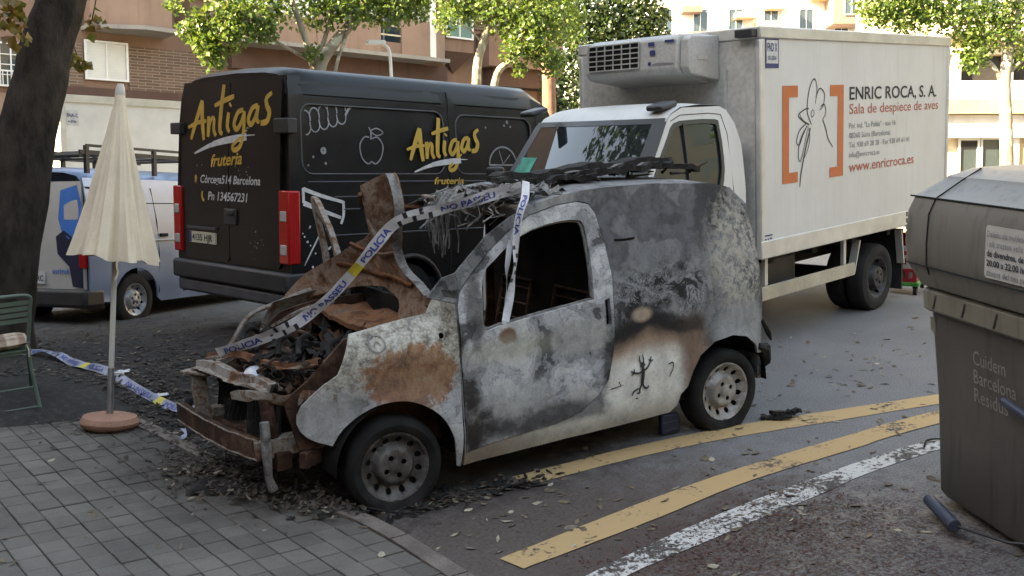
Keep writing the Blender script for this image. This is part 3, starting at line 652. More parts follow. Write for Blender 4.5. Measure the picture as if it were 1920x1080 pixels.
for k in range(70):
    p_ = Vector((random.uniform(-.62, .2), random.uniform(-.52, .5), random.uniform(.72, .86))); pts = [p_]
    for q in range(4): p_ = p_ + Vector((random.uniform(-.08, .08), random.uniform(-.08, .08), random.uniform(-.06, .05))); pts.append(p_)
    mb.tube(spline(pts, 3), random.uniform(.0025, .006), 5)
for k, (z0, amp, mt) in enumerate(((.80, .10, 'rust_dark'), (.86, .12, 'char'))):
    NN_ = 22; mq = MB(); vs = []
    for j in range(NN_ + 1):
        for i in range(NN_ + 1):
            x = -.52 + .85 * i / NN_; y = -.54 + 1.06 * j / NN_; zq = z0 + .10 * sstep(-.5, .3, x) + amp * noise.turbulence(Vector((x * 5, y * 5, k * 9)), 3, False) - .06
            vs.append((x + .02 * fbm(x, y, 5, 6), y + .02 * fbm(x, y, 8, 6), zq))
    mq.add(vs, [(j * (NN_ + 1) + i, j * (NN_ + 1) + i + 1, (j + 1) * (NN_ + 1) + i + 1, (j + 1) * (NN_ + 1) + i) for j in range(NN_) for i in range(NN_) if fbm(i * .33, j * .33, k * 7 + 1, 1) > (-.05 if k == 0 else .12)])
    tag(mq.build('collapsed_cover', mt, van, fix=False), kind='stuff')
mq = MB()
for k in range(40): y = -.46 + .9 * k / 39; mq.bar((-.60 + .06 * math.sin(k * .4) - .08 * sstep(0, .4, y), y, .44), (-.57 + .05 * math.sin(k * .31 + 1) - .08 * sstep(0, .4, y), y + .02, .70), .006, .03)
tag(mq.build('radiator_fins', 'char', van, fix=False), kind='stuff')
for k in range(7):
    mq = MB(); x = -.50 + .1 * k; y = random.uniform(-.45, .4); mq.tube(spline([(x, y, .84), (x + .04, y + .1, .90), (x + .1, y + .12, .93), (x + .16, y + .2, .88)], 4), .018, 8); mq.build('hose', 'char', van, smooth=True)
tag(mb.build('wiring', 'char', van, smooth=True, fix=False), kind='stuff')
mb = MB(); mb.lathe([(.0, 0), (.045, .0), (.055, .02), (.05, .03), (0, .03)], 18, (-.33, -.50, .74), (-.5, -1, .25)); mb.build('pump_cap', 'ash', van, smooth=True)
mb = MB(); mb.tube([(-.30, .0, .3), (.4, .05, .25), (1.4, .1, .24), (2.4, .3, .3)], .035, 8); mb.bx(-.35, .3, -.3, .35, .22, .42); mb.build('underbody', 'soot', van)
# stains with an outline of their own on the wing, and the marker doodle on the clean paint
def FL(u, v): return lambda a, b: LS(u + a, v + b, -.0075)
mb = MB(); stroke(mb, [(.045 * math.cos(t), .045 * math.sin(t)) for t in [k * math.pi / 6 for k in range(13)]], .008, fm=FL(-.06, .99), taper=False)
stroke(mb, [(-.02, -.01), (0, .012), (.02, -.008)], .008, fm=FL(-.06, .99)); mb.build('ring_mark', 'ash', van)
mb = MB(); f = FL(1.745, .52)
stroke(mb, [(.0, -.07), (.003, 0), (.0, .06)], .03, .026, f); stroke(mb, [(-.012, .055), (.0, .075), (.014, .06)], .03, .03, f)
stroke(mb, [(-.006, .07), (-.02, .10), (-.018, .135)], .014, .008, f); stroke(mb, [(.006, .07), (.012, .105), (.006, .14)], .013, .008, f)
stroke(mb, [(.0, .03), (.035, .045), (.07, .085)], .015, .012, f); stroke(mb, [(-.002, .03), (-.035, .02), (-.075, .03)], .015, .012, f)
for a in ((.055, .10), (.075, .115), (.09, .09)): stroke(mb, [(.068, .083), a], .012, .008, f)
for a in ((-.10, .045), (-.095, .015), (-.075, .055)): stroke(mb, [(-.072, .029), a], .012, .008, f)
stroke(mb, [(-.002, -.06), (-.02, -.09), (-.022, -.115), (-.045, -.115)], .016, .012, f); stroke(mb, [(.004, -.06), (.02, -.085), (.04, -.095), (.055, -.08)], .016, .012, f); stroke(mb, [(-.03, -.085), (-.07, -.10), (-.085, -.125)], .014, .01, f)
mb.build('marker_doodle', 'black_plastic', van)
mb = MB(); f = FL(1.55, .48); stroke(mb, [(-.06, -.01), (.04, .0)], .009, .004, f); stroke(mb, [(-.0, .03), (.02, .0)], .008, .004, f); f = FL(1.98, .50)
stroke(mb, [(-.02, .06), (.02, .065), (.02, .02), (-.01, -.03)], .01, .006, f); stroke(mb, [(-.29, -.13), (-.27, -.13)], .01, .008, f); mb.build('scratch', 'soot', van)
# ------------------------------------------------------------------ black delivery van parked behind
simple('van_black', (.0095, .0094, .0095), .34, var=.25, scale=2.5, spec=.24, fine=.25)
simple('van_skirt', (.055, .057, .062), .5, var=.2)
simple('gold_vinyl', (.50, .30, .045), .5, var=.12, scale=9)
simple('white_vinyl', (.52, .52, .52), .5, var=.15, scale=12)
simple('grey_vinyl', (.22, .225, .235), .5, var=.25, scale=12)
def glass_like(name, c, rough=.08, em=None):
    k = NT(name); n = k.noise(k.co(), 14, 3); col = k.mix(n, c, tuple(x * .7 for x in c)); 
    wv = k.n('ShaderNodeTexWave'); k.put(wv.inputs['Vector'], k.co()); wv.inputs['Scale'].default_value = 14; k.bump(wv.outputs['Fac'], .25, .004); M[name] = k.done(col, rough, 0, .35)
glass_like('lamp_red', (.42, .012, .012), .15); glass_like('lamp_clear', (.42, .40, .38), .12)
simple('plate', (.50, .47, .36), .5, var=.08)
simple('ink', (.015, .015, .015), .7, var=.1)
simple('ink_blue', (.02, .035, .13), .6, var=.1)
bv = thing('delivery_van', 'black panel van with gold brush lettering on doors and side', 'van', (.683, 3.122, .158), axes((0.957693, 0.279363, -0.069139), (-0.279168, 0.960159, 0.012657), (0.069921, 0.00718, 0.997527)))
PR = [(.03, .36), (.0, .62), (0, 1.3), (.015, 1.7), (.04, 2.1), (.07, 2.38), (.10, 2.50), (.15, 2.58), (.24, 2.625), (.45, 2.65), (1.05, 2.665)]
def py(z):
    for (a, za), (b, zb) in zip(PR, PR[1:]):
        if z <= zb: return a + (b - a) * (z - za) / (zb - za) if z > za else a
    return PR[-1][0]
def ztop(x): return 2.665 if x < 3.35 else 2.665 - (x - 3.35) * (.28 if x < 3.6 else .28) - max(0, x - 3.55) * .85
# roof and far side as one hull
mb = MB(); secs = [.0, .05, .15, .4, 1, 2, 3, 3.35, 3.6, 3.9, 4.3, 4.65, 4.75]
up_ = PR[5:] + [(2.1 - a, z) for a, z in PR[-2::-1]]
vs = []
for x in secs:
    zt = max(1.35, ztop(x)); k = zt / 2.665; ins = .05 * max(0, (.15 - x) / .15) ** 1.5
    for a, z in up_:
        zz = z if z < 2.3 and x < 3.4 else z * (k if z > 1.3 else 1)
        vs.append((x + .06 * max(0, (z - 1.3) / 1.3) ** 2 * (1 if x < .3 else 0), a + (ins if a < 1.05 else -ins), zz - (.06 * max(0, (.15 - x) / .15) ** 2 if z > 2.5 else 0)))
nu = len(up_); mb.add(vs, [(i * nu + j, i * nu + j + 1, (i + 1) * nu + j + 1, (i + 1) * nu + j) for i in range(len(secs) - 1) for j in range(nu - 1)] + [tuple(range(nu)), tuple(range((len(secs) - 1) * nu, len(secs) * nu))[::-1]])
mb.build('roof', 'van_black', bv, smooth=True)
def BS(x, z, d=0): return (x + .05 * max(0, (z - 1.3) / 1.3) ** 2 * max(0, 1 - x / .2), py(z) + d + .003 * fbm(x, z, 2, 1.5), z)
def rrect(x0, x1, z0, z1, r, n=4):
    o = []
    for cx, cz, a0 in ((x1 - r, z0 + r, -90), (x1 - r, z1 - r, 0), (x0 + r, z1 - r, 90), (x0 + r, z0 + r, 180)):
        for k in range(n + 1): a = R(a0 + 90 * k / n); o.append((cx + r * math.cos(a), cz + r * math.sin(a)))
    return o
arch = [(1.46 + .43 * math.cos(a), .36 + .43 * math.sin(a)) for a in [math.pi - math.pi * k / 12 for k in range(13)]]
p1 = rrect(.14, 1.95, 1.64, 2.29, .12); p2 = rrect(2.13, 3.32, 1.64, 2.27, .12); t1 = rrect(.12, 1.94, 2.36, 2.47, .04); t2 = rrect(2.13, 3.3, 2.36, 2.47, .04)
so = [(.0, .50)] + [(x, z) for x, z in arch] + [(2.0, .40), (4.7, .40), (4.7, 1.30), (4.3, 1.40), (3.62, 2.42), (3.4, 2.50), (.0, 2.50)]
sd = sheet('side_panel', so, [p1, p2, t1, t2], lambda x, z, d: BS(x, z, d), 'van_black', bv, .09, .022)
for q in (p1, p2, t1, t2):
    cx = sum(a[0] for a in q) / len(q); cz = sum(a[1] for a in q) / len(q)
    sheet('pressed_panel', [(cx + (a - cx) * 1.02, cz + (b - cz) * 1.03) for a, b in q], [], lambda x, z, d: BS(x, z, d + .018), 'van_black', sd, .12, .01)
mb = MB()
for z, x0, x1 in ((1.565, .2, 3.5), (1.42, .5, 3.5), (1.30, .6, 3.6), (1.05, .5, 3.6)): mb.tube([BS(x0 + (x1 - x0) * k / 8, z, -.002) for k in range(9)], .008, 6)
for q in (p1, p2): mb.tube([BS(a, b, .0) for a, b in q + q[:1]], .009, 6)
mb.build('body_line', 'van_skirt', sd)  # paler than the body: light caught on the ledge edges, painted in
mb = MB(); mb.tube([BS(2.035, z, -.001) for z in (.55, 1.0, 1.5, 2.0, 2.4, 2.5)], .009, 5); mb.tube([BS(3.42, z, -.001) for z in (.55, 1.0, 1.5, 2.0, 2.4)], .009, 5); mb.build('door_seam', 'dark_gap', sd)
mb = MB(); mb.tube([(x * 1.0, py(.7) - .012, z) for x, z in [(1.46 + .44 * math.cos(a), .36 + .44 * math.sin(a)) for a in [math.pi - math.pi * k / 16 for k in range(17)]]], .025, 8); mb.build('arch_trim', 'black_plastic', bv, smooth=True)
mb = MB(); mb.bx(.1, 4.6, .06, 2.04, .42, .55); mb.bx(1.0, 1.95, .40, .44, .4, .85); mb.bx(4.60, 4.72, .1, 2.0, .4, 1.3); mb.bx(1.0, 1.95, .04, .42, .84, .87); mb.build('underfloor', 'dark_gap', bv)
# rear doors
def RD(y, z, d): return (.06 * max(0, (z - 1.3) / 1.3) ** 2 - .012 + d, y, z)
for y0, y1 in ((.16, 1.044), (1.056, 1.94)):
    sheet('rear_door', rrect(y0, y1, .74, 2.53, .07), [], lambda y, z, d: RD(y, z, d), 'van_black', bv, .14, .03)
mb = MB(); mb.prism([(.0, .5), (2.1, .5), (2.1, 1.3), (2.06, 2.1), (2.03, 2.38), (1.98, 2.55), (.12, 2.55), (.07, 2.38), (.04, 2.1), (0, 1.3)], lambda y, z: (.06 * max(0, (z - 1.3) / 1.3) ** 2 + .004, y, z), lambda y, z: (.2, y, z)); mb.build('rear_frame', 'van_black', bv)
mb = MB(); mb.bx(-.07, .22, -.012, 2.112, .52, .715); mb.build('rear_bumper', 'black_plastic', bv, bevel=.03)
mb = MB(); mb.bx(-.04, .20, .04, 2.05, .38, .517); mb.build('bumper_valance', 'van_skirt', bv, bevel=.03)
mb = MB(); mb.bx(-.035, -.008, .62, .70, 2.05, 2.07)
for z in (2.08,): mb.bx(-.045, .06, -.03, .20, z - .07, z + .07); mb.bx(-.045, .03, 1.92, 2.12, z - .06, z + .06)
mb.build('door_hinge', 'black_plastic', bv, bevel=.01)
for ya, yb in ((-.012, .15), (1.955, 2.112)):
    tl = bpy.data.objects.new('tail_light', None); COL.objects.link(tl); tl.parent = bv
    mb = MB(); mb.bx(-.04, .10, ya, yb, .795, 1.485); mb.build('red_lens', 'lamp_red', tl, bevel=.015)
    for zc in (1.245, .93): mb = MB(); mb.bx(-.047, -.02, ya + .03, yb - .03, zc - .05, zc + .05); mb.build('clear_lens', 'lamp_clear', tl, bevel=.01)
mb = MB(); mb.bx(-.032, -.013, 1.29, 1.80, .905, 1.02); pl = mb.build('number_plate', 'plate', bv)
text('plate_lettering', '4135 HJR', lambda u, v: (-.0345, 1.74 - u, .93 + v), 'ink', pl, size=.095, width=.40, bold=.02)
mb = MB(); mb.bx(-.034, -.014, 1.755, 1.798, .907, 1.018); mb.build('plate_band', 'ink_blue', pl)
mb = MB(); mb.bx(-.04, -.008, 1.27, 1.84, 1.05, 1.075); mb.build('plate_light_bar', 'van_skirt', bv)
mb = MB(); mb.bx(-.03, -.008, .90, 1.12, 1.12, 1.28); mb.bx(-.05, -.02, .93, 1.05, 1.22, 1.27); mb.build('door_handle', 'black_plastic', bv, bevel=.008)
wheel(bv, (1.46, .04, .35), (0, -1, 0), .37, .225, .22, 'rim_silver', 'tyre', holes=8, hole_r=.026)
wheel(bv, (1.46, 2.06, .35), (0, 1, 0), .37, .225, .22, 'rim_silver', 'tyre', holes=8, hole_r=.026)
wheel(bv, (4.35, 2.06, .35), (0, 1, 0), .37, .225, .22, 'rim_silver', 'tyre', holes=8, hole_r=.026)
# brush lettering
ANT = [([(0, -.05), (.18, .42), (.42, .98)], .09, .13), ([(.42, .98), (.45, .5), (.53, -.10)], .13, .11), ([(-.14, .30), (.25, .41), (.62, .44)], .07, .08),
       ([(.70, .56), (.72, .3), (.70, .02)], .12, .10), ([(.70, .15), (.82, .48), (.93, .46), (.93, .2), (1.02, .04)], .07, .10),
       ([(1.27, 1.34), (1.20, .7), (1.17, .2), (1.28, .08)], .13, .09), ([(.93, .82), (1.3, .93), (1.68, 1.02)], .08, .10),
       ([(1.50, .62), (1.46, .28), (1.55, .12)], .12, .08), ([(1.53, .78), (1.57, .84)], .1, .1),
       ([(2.05, .66), (1.85, .60), (1.72, .33), (1.82, .18), (1.98, .34), (2.09, .62)], .10, .09), ([(2.09, .62), (2.08, .1), (1.96, -.45), (1.74, -.62), (1.68, -.42), (1.95, -.08), (2.25, .2)], .12, .05),
       ([(2.58, .74), (2.38, .68), (2.25, .42), (2.35, .28), (2.50, .45), (2.60, .74)], .10, .09), ([(2.60, .74), (2.55, .42), (2.66, .32)], .11, .08),
       ([(3.06, 1.02), (2.88, .90), (2.90, .72), (3.0, .55), (2.92, .34), (2.70, .30)], .09, .12)]
def antigas(u0, v0, s, rise, fm, par, sx=None):
    sx = sx or s
    mb = MB()
    for pts, a, b in ANT: stroke(mb, [(u0 + x * sx, v0 + (y if y > 0 else y * .55) * s + rise * x * s) for x, y in pts], a * s * 1.5, b * s * 1.5, fm)
    mb.build('brush_lettering', 'gold_vinyl', par)
    mb = MB(); stroke(mb, [(u0 + x * sx, v0 + y * s + rise * x * s) for x, y in [(.15, -.40), (.8, -.20), (1.5, -.08), (2.2, -.02)]], .06 * s, .24 * s, fm)
    stroke(mb, [(u0 + x * sx, v0 + y * s + rise * x * s) for x, y in [(.9, -.12), (1.6, .0), (2.5, .02)]], .06 * s, .03 * s, fm)
    mb.build('brush_swoosh', 'white_vinyl', par)
RM = lambda u, v: (RD(0, v, -.004)[0], 1.84 - u, v)
SM = lambda u, v: BS(u, v, -.007)
SMr = lambda u, v: BS(u, v, .010)
antigas(.07, 1.975, .385, .02, RM, bv, .475)
antigas(1.47, 1.79, .325, .0, lambda u, v: BS(u, v, -.010), bv)
text('vinyl_lettering', 'fruteria', lambda u, v: RM(.46 + u, 1.69 + v + u * .06), 'gold_vinyl', bv, size=.17, width=.58, shear=.25, bold=.022)
text('vinyl_lettering', 'Còrcega514 Barcelona', lambda u, v: RM(.26 + u, 1.525 + v + .0 * u), 'white_vinyl', bv, size=.115, width=1.10, shear=.22, bold=.018)
text('vinyl_lettering', 'Pn 134567231', lambda u, v: RM(.40 + u, 1.355 + v), 'white_vinyl', bv, size=.12, width=.74, shear=.22, bold=.02)
text('vinyl_lettering', 'fruteria', lambda u, v: BS(1.79 + u, 1.535 + v, -.012), 'gold_vinyl', bv, size=.10, width=.43, shear=.2, bold=.022)
mb = MB(); mb.add([RM(.17 + .022 * math.cos(a), 1.575 + .03 * math.sin(a)) for a in [2 * math.pi * k / 12 for k in range(12)]] + [RM(.15, 1.565), RM(.19, 1.565), RM(.17, 1.51)], [tuple(range(12)), (12, 13, 14)]); mb.build('map_pin', 'gold_vinyl', bv)
mb = MB(); stroke(mb, [(.30, 1.44), (.285, 1.40), (.30, 1.36), (.33, 1.345)], .03, .035, RM); mb.build('phone_symbol', 'gold_vinyl', bv)
# chalk-like fruit drawings on the side
mb = MB(); f = SMr
for k in range(5):
    for j, (dx, dz) in enumerate(((0, .03), (.0, -.06))):
        cx = .21 + .105 * k; cz = 2.13 + .028 * k + (0.025 if j == 0 else -.05)
        a0, a1 = ((-.3, 3.4) if j == 0 else (2.9, 6.5)); stroke(mb, [(cx + .056 * math.cos(a0 + (a1 - a0) * q / 7), cz + .075 * math.sin(a0 + (a1 - a0) * q / 7)) for q in range(8)], .013, fm=f, taper=False)
stroke(mb, [(.68, 2.20), (.72, 2.26), (.76, 2.285)], .03, .02, f); stroke(mb, [(.14, 2.12), (.12, 2.16), (.15, 2.19)], .012, fm=f)
stroke(mb, [(.96, 2.0), (.90, 2.0), (.84, 1.92), (.86, 1.80), (.93, 1.74), (.98, 1.76), (1.03, 1.74), (1.10, 1.80), (1.13, 1.92), (1.07, 2.0), (1.0, 1.99), (.97, 1.985)], .014, fm=f, taper=False)
stroke(mb, [(.98, 1.98), (.985, 2.05), (.96, 2.10)], .02, .015, f); stroke(mb, [(.99, 2.07), (1.06, 2.09), (1.14, 2.05), (1.06, 2.02), (.99, 2.05)], .012, fm=f, taper=False)
mb.build('fruit_drawing', 'grey_vinyl', bv)
mb = MB()
stroke(mb, [(2.86 + .22 * math.cos(a), 1.74 + .20 * math.sin(a)) for a in [math.pi * k / 8 for k in range(9)]], .02, fm=lambda u, v: BS(u, v, .010), taper=False)
stroke(mb, [(2.64, 1.74), (3.08, 1.74)], .016, fm=f, taper=False); stroke(mb, [(2.86, 1.75), (2.80, 1.90)], .012, fm=f); stroke(mb, [(2.86, 1.75), (2.98, 1.86)], .012, fm=f)
random.seed(3)
for x, z, r in ((.18, 1.89, .02), (.40, 1.86, .035), (.28, 1.80, .012), (.42, 1.74, .014), (.22, 1.72, .01), (2.6, 2.15, .012), (2.95, 2.22, .02), (2.9, 2.18, .014), (3.0, 2.17, .012)): stroke(mb, [(x + r * .6 * math.cos(a), z + r * .6 * math.sin(a)) for a in [math.pi * k / 4 for k in range(9)]], r * .8, fm=SMr if z < 2.28 else SM, taper=False)
mb.build('splash_drawing', 'grey_vinyl', bv)
mb = MB(); fl = SM
stroke(mb, [(.14, 1.50), (.36, 1.43), (.60, 1.37)], .04, .03, fl, False); stroke(mb, [(.60, 1.38), (.60, 1.25), (.57, 1.16)], .03, .03, fl, False); stroke(mb, [(.14, 1.51), (.14, 1.37)], .03, .03, fl, False); stroke(mb, [(.14, 1.37), (.36, 1.29), (.57, 1.22)], .05, .03, fl, False)
stroke(mb, [(.35, 1.12), (.2, .88), (.14, .78)], .02, .008, fl)
for k in range(16): x = random.uniform(.12, .5); z = random.uniform(.75, 1.15); r = random.uniform(.006, .014); mb.add([fl(x + r * math.cos(a), z + r * math.sin(a)) for a in [math.pi * q / 3 for q in range(6)]], [tuple(range(6))])
mb.build('banner_drawing', 'white_vinyl', bv)
mb = MB()
for k in range(34):
    cx, cz = random.choice(((1.60, 1.66), (.72, 1.66), (.62, .96), (.55, .93), (1.7, .62), (.9, 1.70))); x = 1.84 - random.gauss(cx, .06) if 0 else random.gauss(cx, .05); z = random.gauss(cz, .05); r = random.uniform(.004, .011)
    if z < .76: continue
    mb.add([(RD(0, z, -.004)[0], x + r * math.cos(a), z + r * math.sin(a)) for a in [math.pi * q / 3 for q in range(6)]], [tuple(range(6))])
mb.build('speckle_drawing', 'grey_vinyl', bv)
# ------------------------------------------------------------------ refrigerated truck
def mat_panel():
    k = NT('truck_white'); p = k.co(); st = k.noise(k.vmath('MULTIPLY', p, (7, 7, .5)), 2, 6, .65); n = k.noise(p, 1.1, 5, .6); X, Y, Z = k.sep(p)
    col = k.mix(k.math('MULTIPLY', k.smooth(st, .48, .78), .28), k.ramp(n, [(.3, (.53, .525, .50)), (.7, (.63, .625, .605))]), (.36, .33, .28)); k.bump(k.noise(p, 2.5, 3), .12, .01); M['truck_white'] = k.done(col, k.math('ADD', k.math('MULTIPLY', n, .3), .3), 0, .4)
mat_panel()
simple('unit_grey', (.45, .44, .415), .5, var=.12, scale=3, fine=.25)
simple('truck_front', (.50, .485, .455), .55, var=.16, scale=1.5, fine=.3)
simple('truck_alu', (.55, .54, .50), .42, .35, var=.12, scale=4)
simple('wood_rail', (.47, .42, .32), .6, var=.15, scale=3, fine=.2)
simple('orange_vinyl', (.52, .12, .035), .5, var=.08)
simple('red_vinyl', (.42, .075, .04), .5, var=.08)
simple('grey_print', (.20, .20, .20), .6, var=.1)
simple('cab_trim', (.03, .032, .036), .4, var=.1)
def mat_glass(name, tint=(.012, .016, .018)):
    k = NT(name); n = k.noise(k.co(), 3, 4); M[name] = k.done(k.mix(n, tint, tuple(x * 1.6 for x in tint)), .02, 0, .6)
mat_glass('windscreen')
simple('hi_vis', (.02, .30, .21), .7, var=.3, scale=10)
tk = thing('refrigerated_truck', 'white box truck with orange brackets and red lettering on its side', 'truck', (4.2534, .6504, 0), Matrix.Rotation(.25, 3, 'Z'))
BL, BW, Z0, Z1 = 3.98, 2.08, .872, 2.902
mb = MB(); mb.bx(0, BL, 0, BW, Z0 + .01, Z1 - .01); bxo = mb.build('cargo_box', 'truck_white', tk, bevel=.012)
sheet('box_front', [(.05, Z0 + .02), (BW - .05, Z0 + .02), (BW - .05, Z1 - .11), (.05, Z1 - .11)], [], lambda y, z, d: (-.008 + d, y, z), 'truck_front', bxo, .5, .007)
mb = MB()
mb.bx(-.015, BL + .012, -.016, .03, Z1 - .105, Z1); mb.bx(-.015, .02, .03, BW + .01, Z1 - .105, Z1); mb.bx(BL - .01, BL + .012, .03, BW, Z1 - .1, Z1)
mb.build('top_rail', 'truck_alu', tk, bevel=.012)
mb = MB(); mb.bx(-.014, .055, -.014, .05, Z0, Z1 - .106); mb.bx(-.014, .05, BW - .05, BW + .012, Z0, Z1 - .106); mb.bx(BL - .055, BL + .014, -.014, .05, Z0 + .16, Z1 - .106); mb.build('corner_post', 'truck_alu', tk, bevel=.016)
mb = MB(); mb.bx(-.012, BL + .02, -.018, .03, Z0 - .01, Z0 + .155); mb.build('bottom_rail', 'truck_alu', tk, bevel=.01)
mb = MB(); mb.bx(-.10, -.012, .02, .20, Z1 - .09, Z1 - .02); mb.build('marker_lamp_bracket', 'cab_trim', tk, bevel=.01)
mb = MB(); mb.bx(-.04, -.01, .33, .35, 1.9, 2.55); mb.build('drain_channel', 'truck_front', tk)
SD = lambda u, v: (u, -.0035, v)
SDt = lambda u, v: (u, -.004, v)
def bracket(x0, flip):
    mb = MB(); t = .115; L = .27; s_ = -1 if flip else 1; a = x0
    for (u0, u1, z0, z1) in ((a, a + s_ * t, 1.51, 2.39), (a + s_ * t, a + s_ * L, 2.285, 2.39), (a + s_ * t, a + s_ * L, 1.51, 1.605)):
        mb.add([SD(u0, z0), SD(u1, z0), SD(u1, z1), SD(u0, z1)], [(0, 1, 2, 3)])
    mb.build('bracket_print', 'orange_vinyl', tk)
bracket(.36, False); bracket(1.50, True)
mb = MB()
for pts, wd in (([(.88, 2.03), (.80, 2.16), (.84, 2.36), (.93, 2.45), (.98, 2.36), (.95, 2.22)], .012), ([(.96, 2.28), (1.03, 2.36), (1.12, 2.31), (1.10, 2.20), (1.03, 2.16)], .011), ([(1.05, 2.19), (1.12, 2.21), (1.15, 2.13), (1.09, 2.07)], .011),
                ([(1.09, 2.07), (1.15, 1.98), (1.20, 1.88), (1.29, 1.80)], .013), ([(.83, 2.18), (.75, 2.17), (.64, 2.12), (.74, 2.06), (.84, 2.03), (.73, 2.07), (.66, 2.13)], .011), ([(.90, 2.17), (.87, 2.12), (.90, 2.10), (.93, 2.13), (.91, 2.17)], .008),
                ([(.78, 2.04), (.66, 1.98), (.61, 1.88), (.66, 1.85), (.72, 1.93), (.80, 2.02)], .011), ([(.80, 2.02), (.68, 1.90), (.64, 1.76), (.68, 1.70), (.76, 1.86), (.82, 2.02)], .011), ([(.83, 2.0), (.85, 1.9), (.80, 1.78), (.74, 1.72)], .009), ([(.86, 2.0), (.76, 1.78), (.69, 1.58), (.67, 1.46)], .018)):
    stroke(mb, pts, wd * 1.25, wd * .8, SD)
mb.build('cockerel_drawing', 'ink', tk)
text('side_lettering', 'ENRIC ROCA, S. A.', lambda u, v: SD(1.62 + u, 2.245 + v), 'ink', tk, size=.178, width=2.03, bold=.012)
text('side_lettering', 'Sala de despiece de aves', lambda u, v: SD(1.62 + u, 2.105 + v), 'red_vinyl', tk, size=.145, width=2.08)
for s_, z, wd in (('Pol. ind. "La Pobla" - nau 16', 1.965, 1.02), ('08260 Súria (Barcelona)', 1.868, .90), ('Tel. 938 69 28 28 - Fax 938 69 61 41', 1.775, 1.35), ('info@enricroca.es', 1.678, .66)):
    text('side_lettering', s_, lambda u, v: SD(1.62 + u, z + v), 'grey_print', tk, size=.076, width=wd)
text('side_lettering', 'www.enricroca.es', lambda u, v: SD(1.62 + u, 1.535 + v), 'red_vinyl', tk, size=.145, width=1.48, bold=.006)
def sign(x0, x1, z0, z1):
    mb = MB(); mb.add([SD(x0, z0), SD(x1, z0), SD(x1, z1), SD(x0, z1)], [(0, 1, 2, 3)]); return mb
s0 = sign(.075, .30, 2.545, 2.80).build('permit_sign', 'ink_blue', tk)
mb = MB(); mb.add([(u, -.0055, v) for u, v in ((.092, 2.585), (.283, 2.585), (.283, 2.785), (.092, 2.785))], [(0, 1, 2, 3)]); mb.build('sign_field', 'white_vinyl', s0)
text('sign_lettering', 'FND X', lambda u, v: (.105 + u, -.007, 2.69 + v), 'ink_blue', s0, size=.10, width=.165, bold=.02)
text('sign_lettering', '03-2026', lambda u, v: (.115 + u, -.007, 2.615 + v), 'ink_blue', s0, size=.05, width=.14, bold=.01)
for z in (.975, 1.062): sign(.02, .19, z, z + .012).build('maker_stripe', 'ink_blue', tk)
text('maker_lettering', 'PRAT', lambda u, v: SD(.025 + u, 1.0 + v), 'ink_blue', tk, size=.06, width=.16, bold=.03)
# cooling unit above the cab
mb = MB(); pro = [(-.012, 2.88), (-.46, 2.87), (-.52, 2.83), (-.54, 2.58), (-.50, 2.53), (-.012, 2.44)]
mb.prism(pro, lambda x, z: (x, .50, z), lambda x, z: (x, 1.50, z)); fr = mb.build('cooling_unit', 'unit_grey', tk, bevel=.015)
mb = MB(); mb.prism([(-.012, 2.86), (-.42, 2.85), (-.47, 2.82), (-.49, 2.58), (-.44, 2.52), (-.012, 2.46)], lambda x, z: (x, .41, z), lambda x, z: (x, .50, z)); mb.prism([(-.012, 2.86), (-.42, 2.85), (-.47, 2.82), (-.49, 2.58), (-.44, 2.52), (-.012, 2.46)], lambda x, z: (x, 1.50, z), lambda x, z: (x, 1.585, z)); mb.build('unit_end_cap', 'unit_grey', fr, bevel=.012)
mb = MB(); mb.add([(-.528, .90, 2.83), (-.528, 1.49, 2.83), (-.545, 1.49, 2.60), (-.545, .90, 2.60)], [(0, 1, 2, 3)]); gr = mb.build('grille', 'dark_gap', fr)
mb = MB()
for k in range(6): z = 2.602 + .045 * k; mb.bar((-.555 + .012 * k / 5, .90, z), (-.555 + .012 * k / 5, 1.49, z), .012, .010)
for k in range(7): y = .90 + .59 * k / 6; mb.bar((-.553, y, 2.60), (-.541, y, 2.83), .008, .010)
mb.build('grille_bar', 'truck_alu', gr)
UN = lambda u, v: (-.545 + .06 * (v - 2.6) - .004, .86 - u, v)
mb = MB()
for u, v, a, b in ((.06, 2.78, .07, .035), (.08, 2.70, .06, .045), (.06, 2.615, .035, .03), (.24, 2.80, .10, .022)): mb.add([UN(u, v), UN(u + a, v), UN(u + a, v + b), UN(u, v + b)], [(0, 1, 2, 3)])
mb.build('sticker', 'ink_blue', fr)
mb = MB(); stroke(mb, [(.11, 2.62), (.2, 2.625), (.34, 2.618)], .018, .012, UN); mb.build('sticker_line', 'grey_print', fr)
mb = MB(); mb.bx(-.30, -.05, .197, .2, 2.60, 2.70) if 0 else mb.bar((-.35, .407, 2.66), (-.2, .407, 2.66), .006, .03); mb.build('unit_latch', 'truck_alu', fr)
# cab
SK = .40
def cab_sec(z):   # x of the screen and half-inset of the sides at a height
    return .05 + .10 * max(0, (z - 1.45) / .8) ** 1.4
cabo = [(-.16, .45), (-.16, 1.9), (-.22, 2.08), (-.32, 2.20), (-.42, 2.235), (-.95, 2.235), (-1.12, 2.18), (-1.22, 2.10), (-1.62, 1.62), (-1.75, 1.45), (-1.88, 1.30), (-1.94, 1.0), (-1.95, .45), (-1.82, .45), (-1.80, .60), (-1.67, .78), (-1.47, .84), (-1.27, .78), (-1.14, .60), (-1.12, .45)]
wn = spline([(-.50, 1.62), (-.47, 1.80), (-.48, 2.06), (-.53, 2.115), (-.9, 2.12), (-1.10, 2.10), (-1.20, 2.0), (-1.44, 1.70), (-1.40, 1.58), (-1.2, 1.50), (-.9, 1.47), (-.6, 1.49)], 2, True)
CS = lambda x, z, d: (x, cab_sec(z) + d, z)
cs = sheet('cab_side', cabo, [wn], CS, 'truck_white', tk, .10, .03)
wv = bpy.data.objects
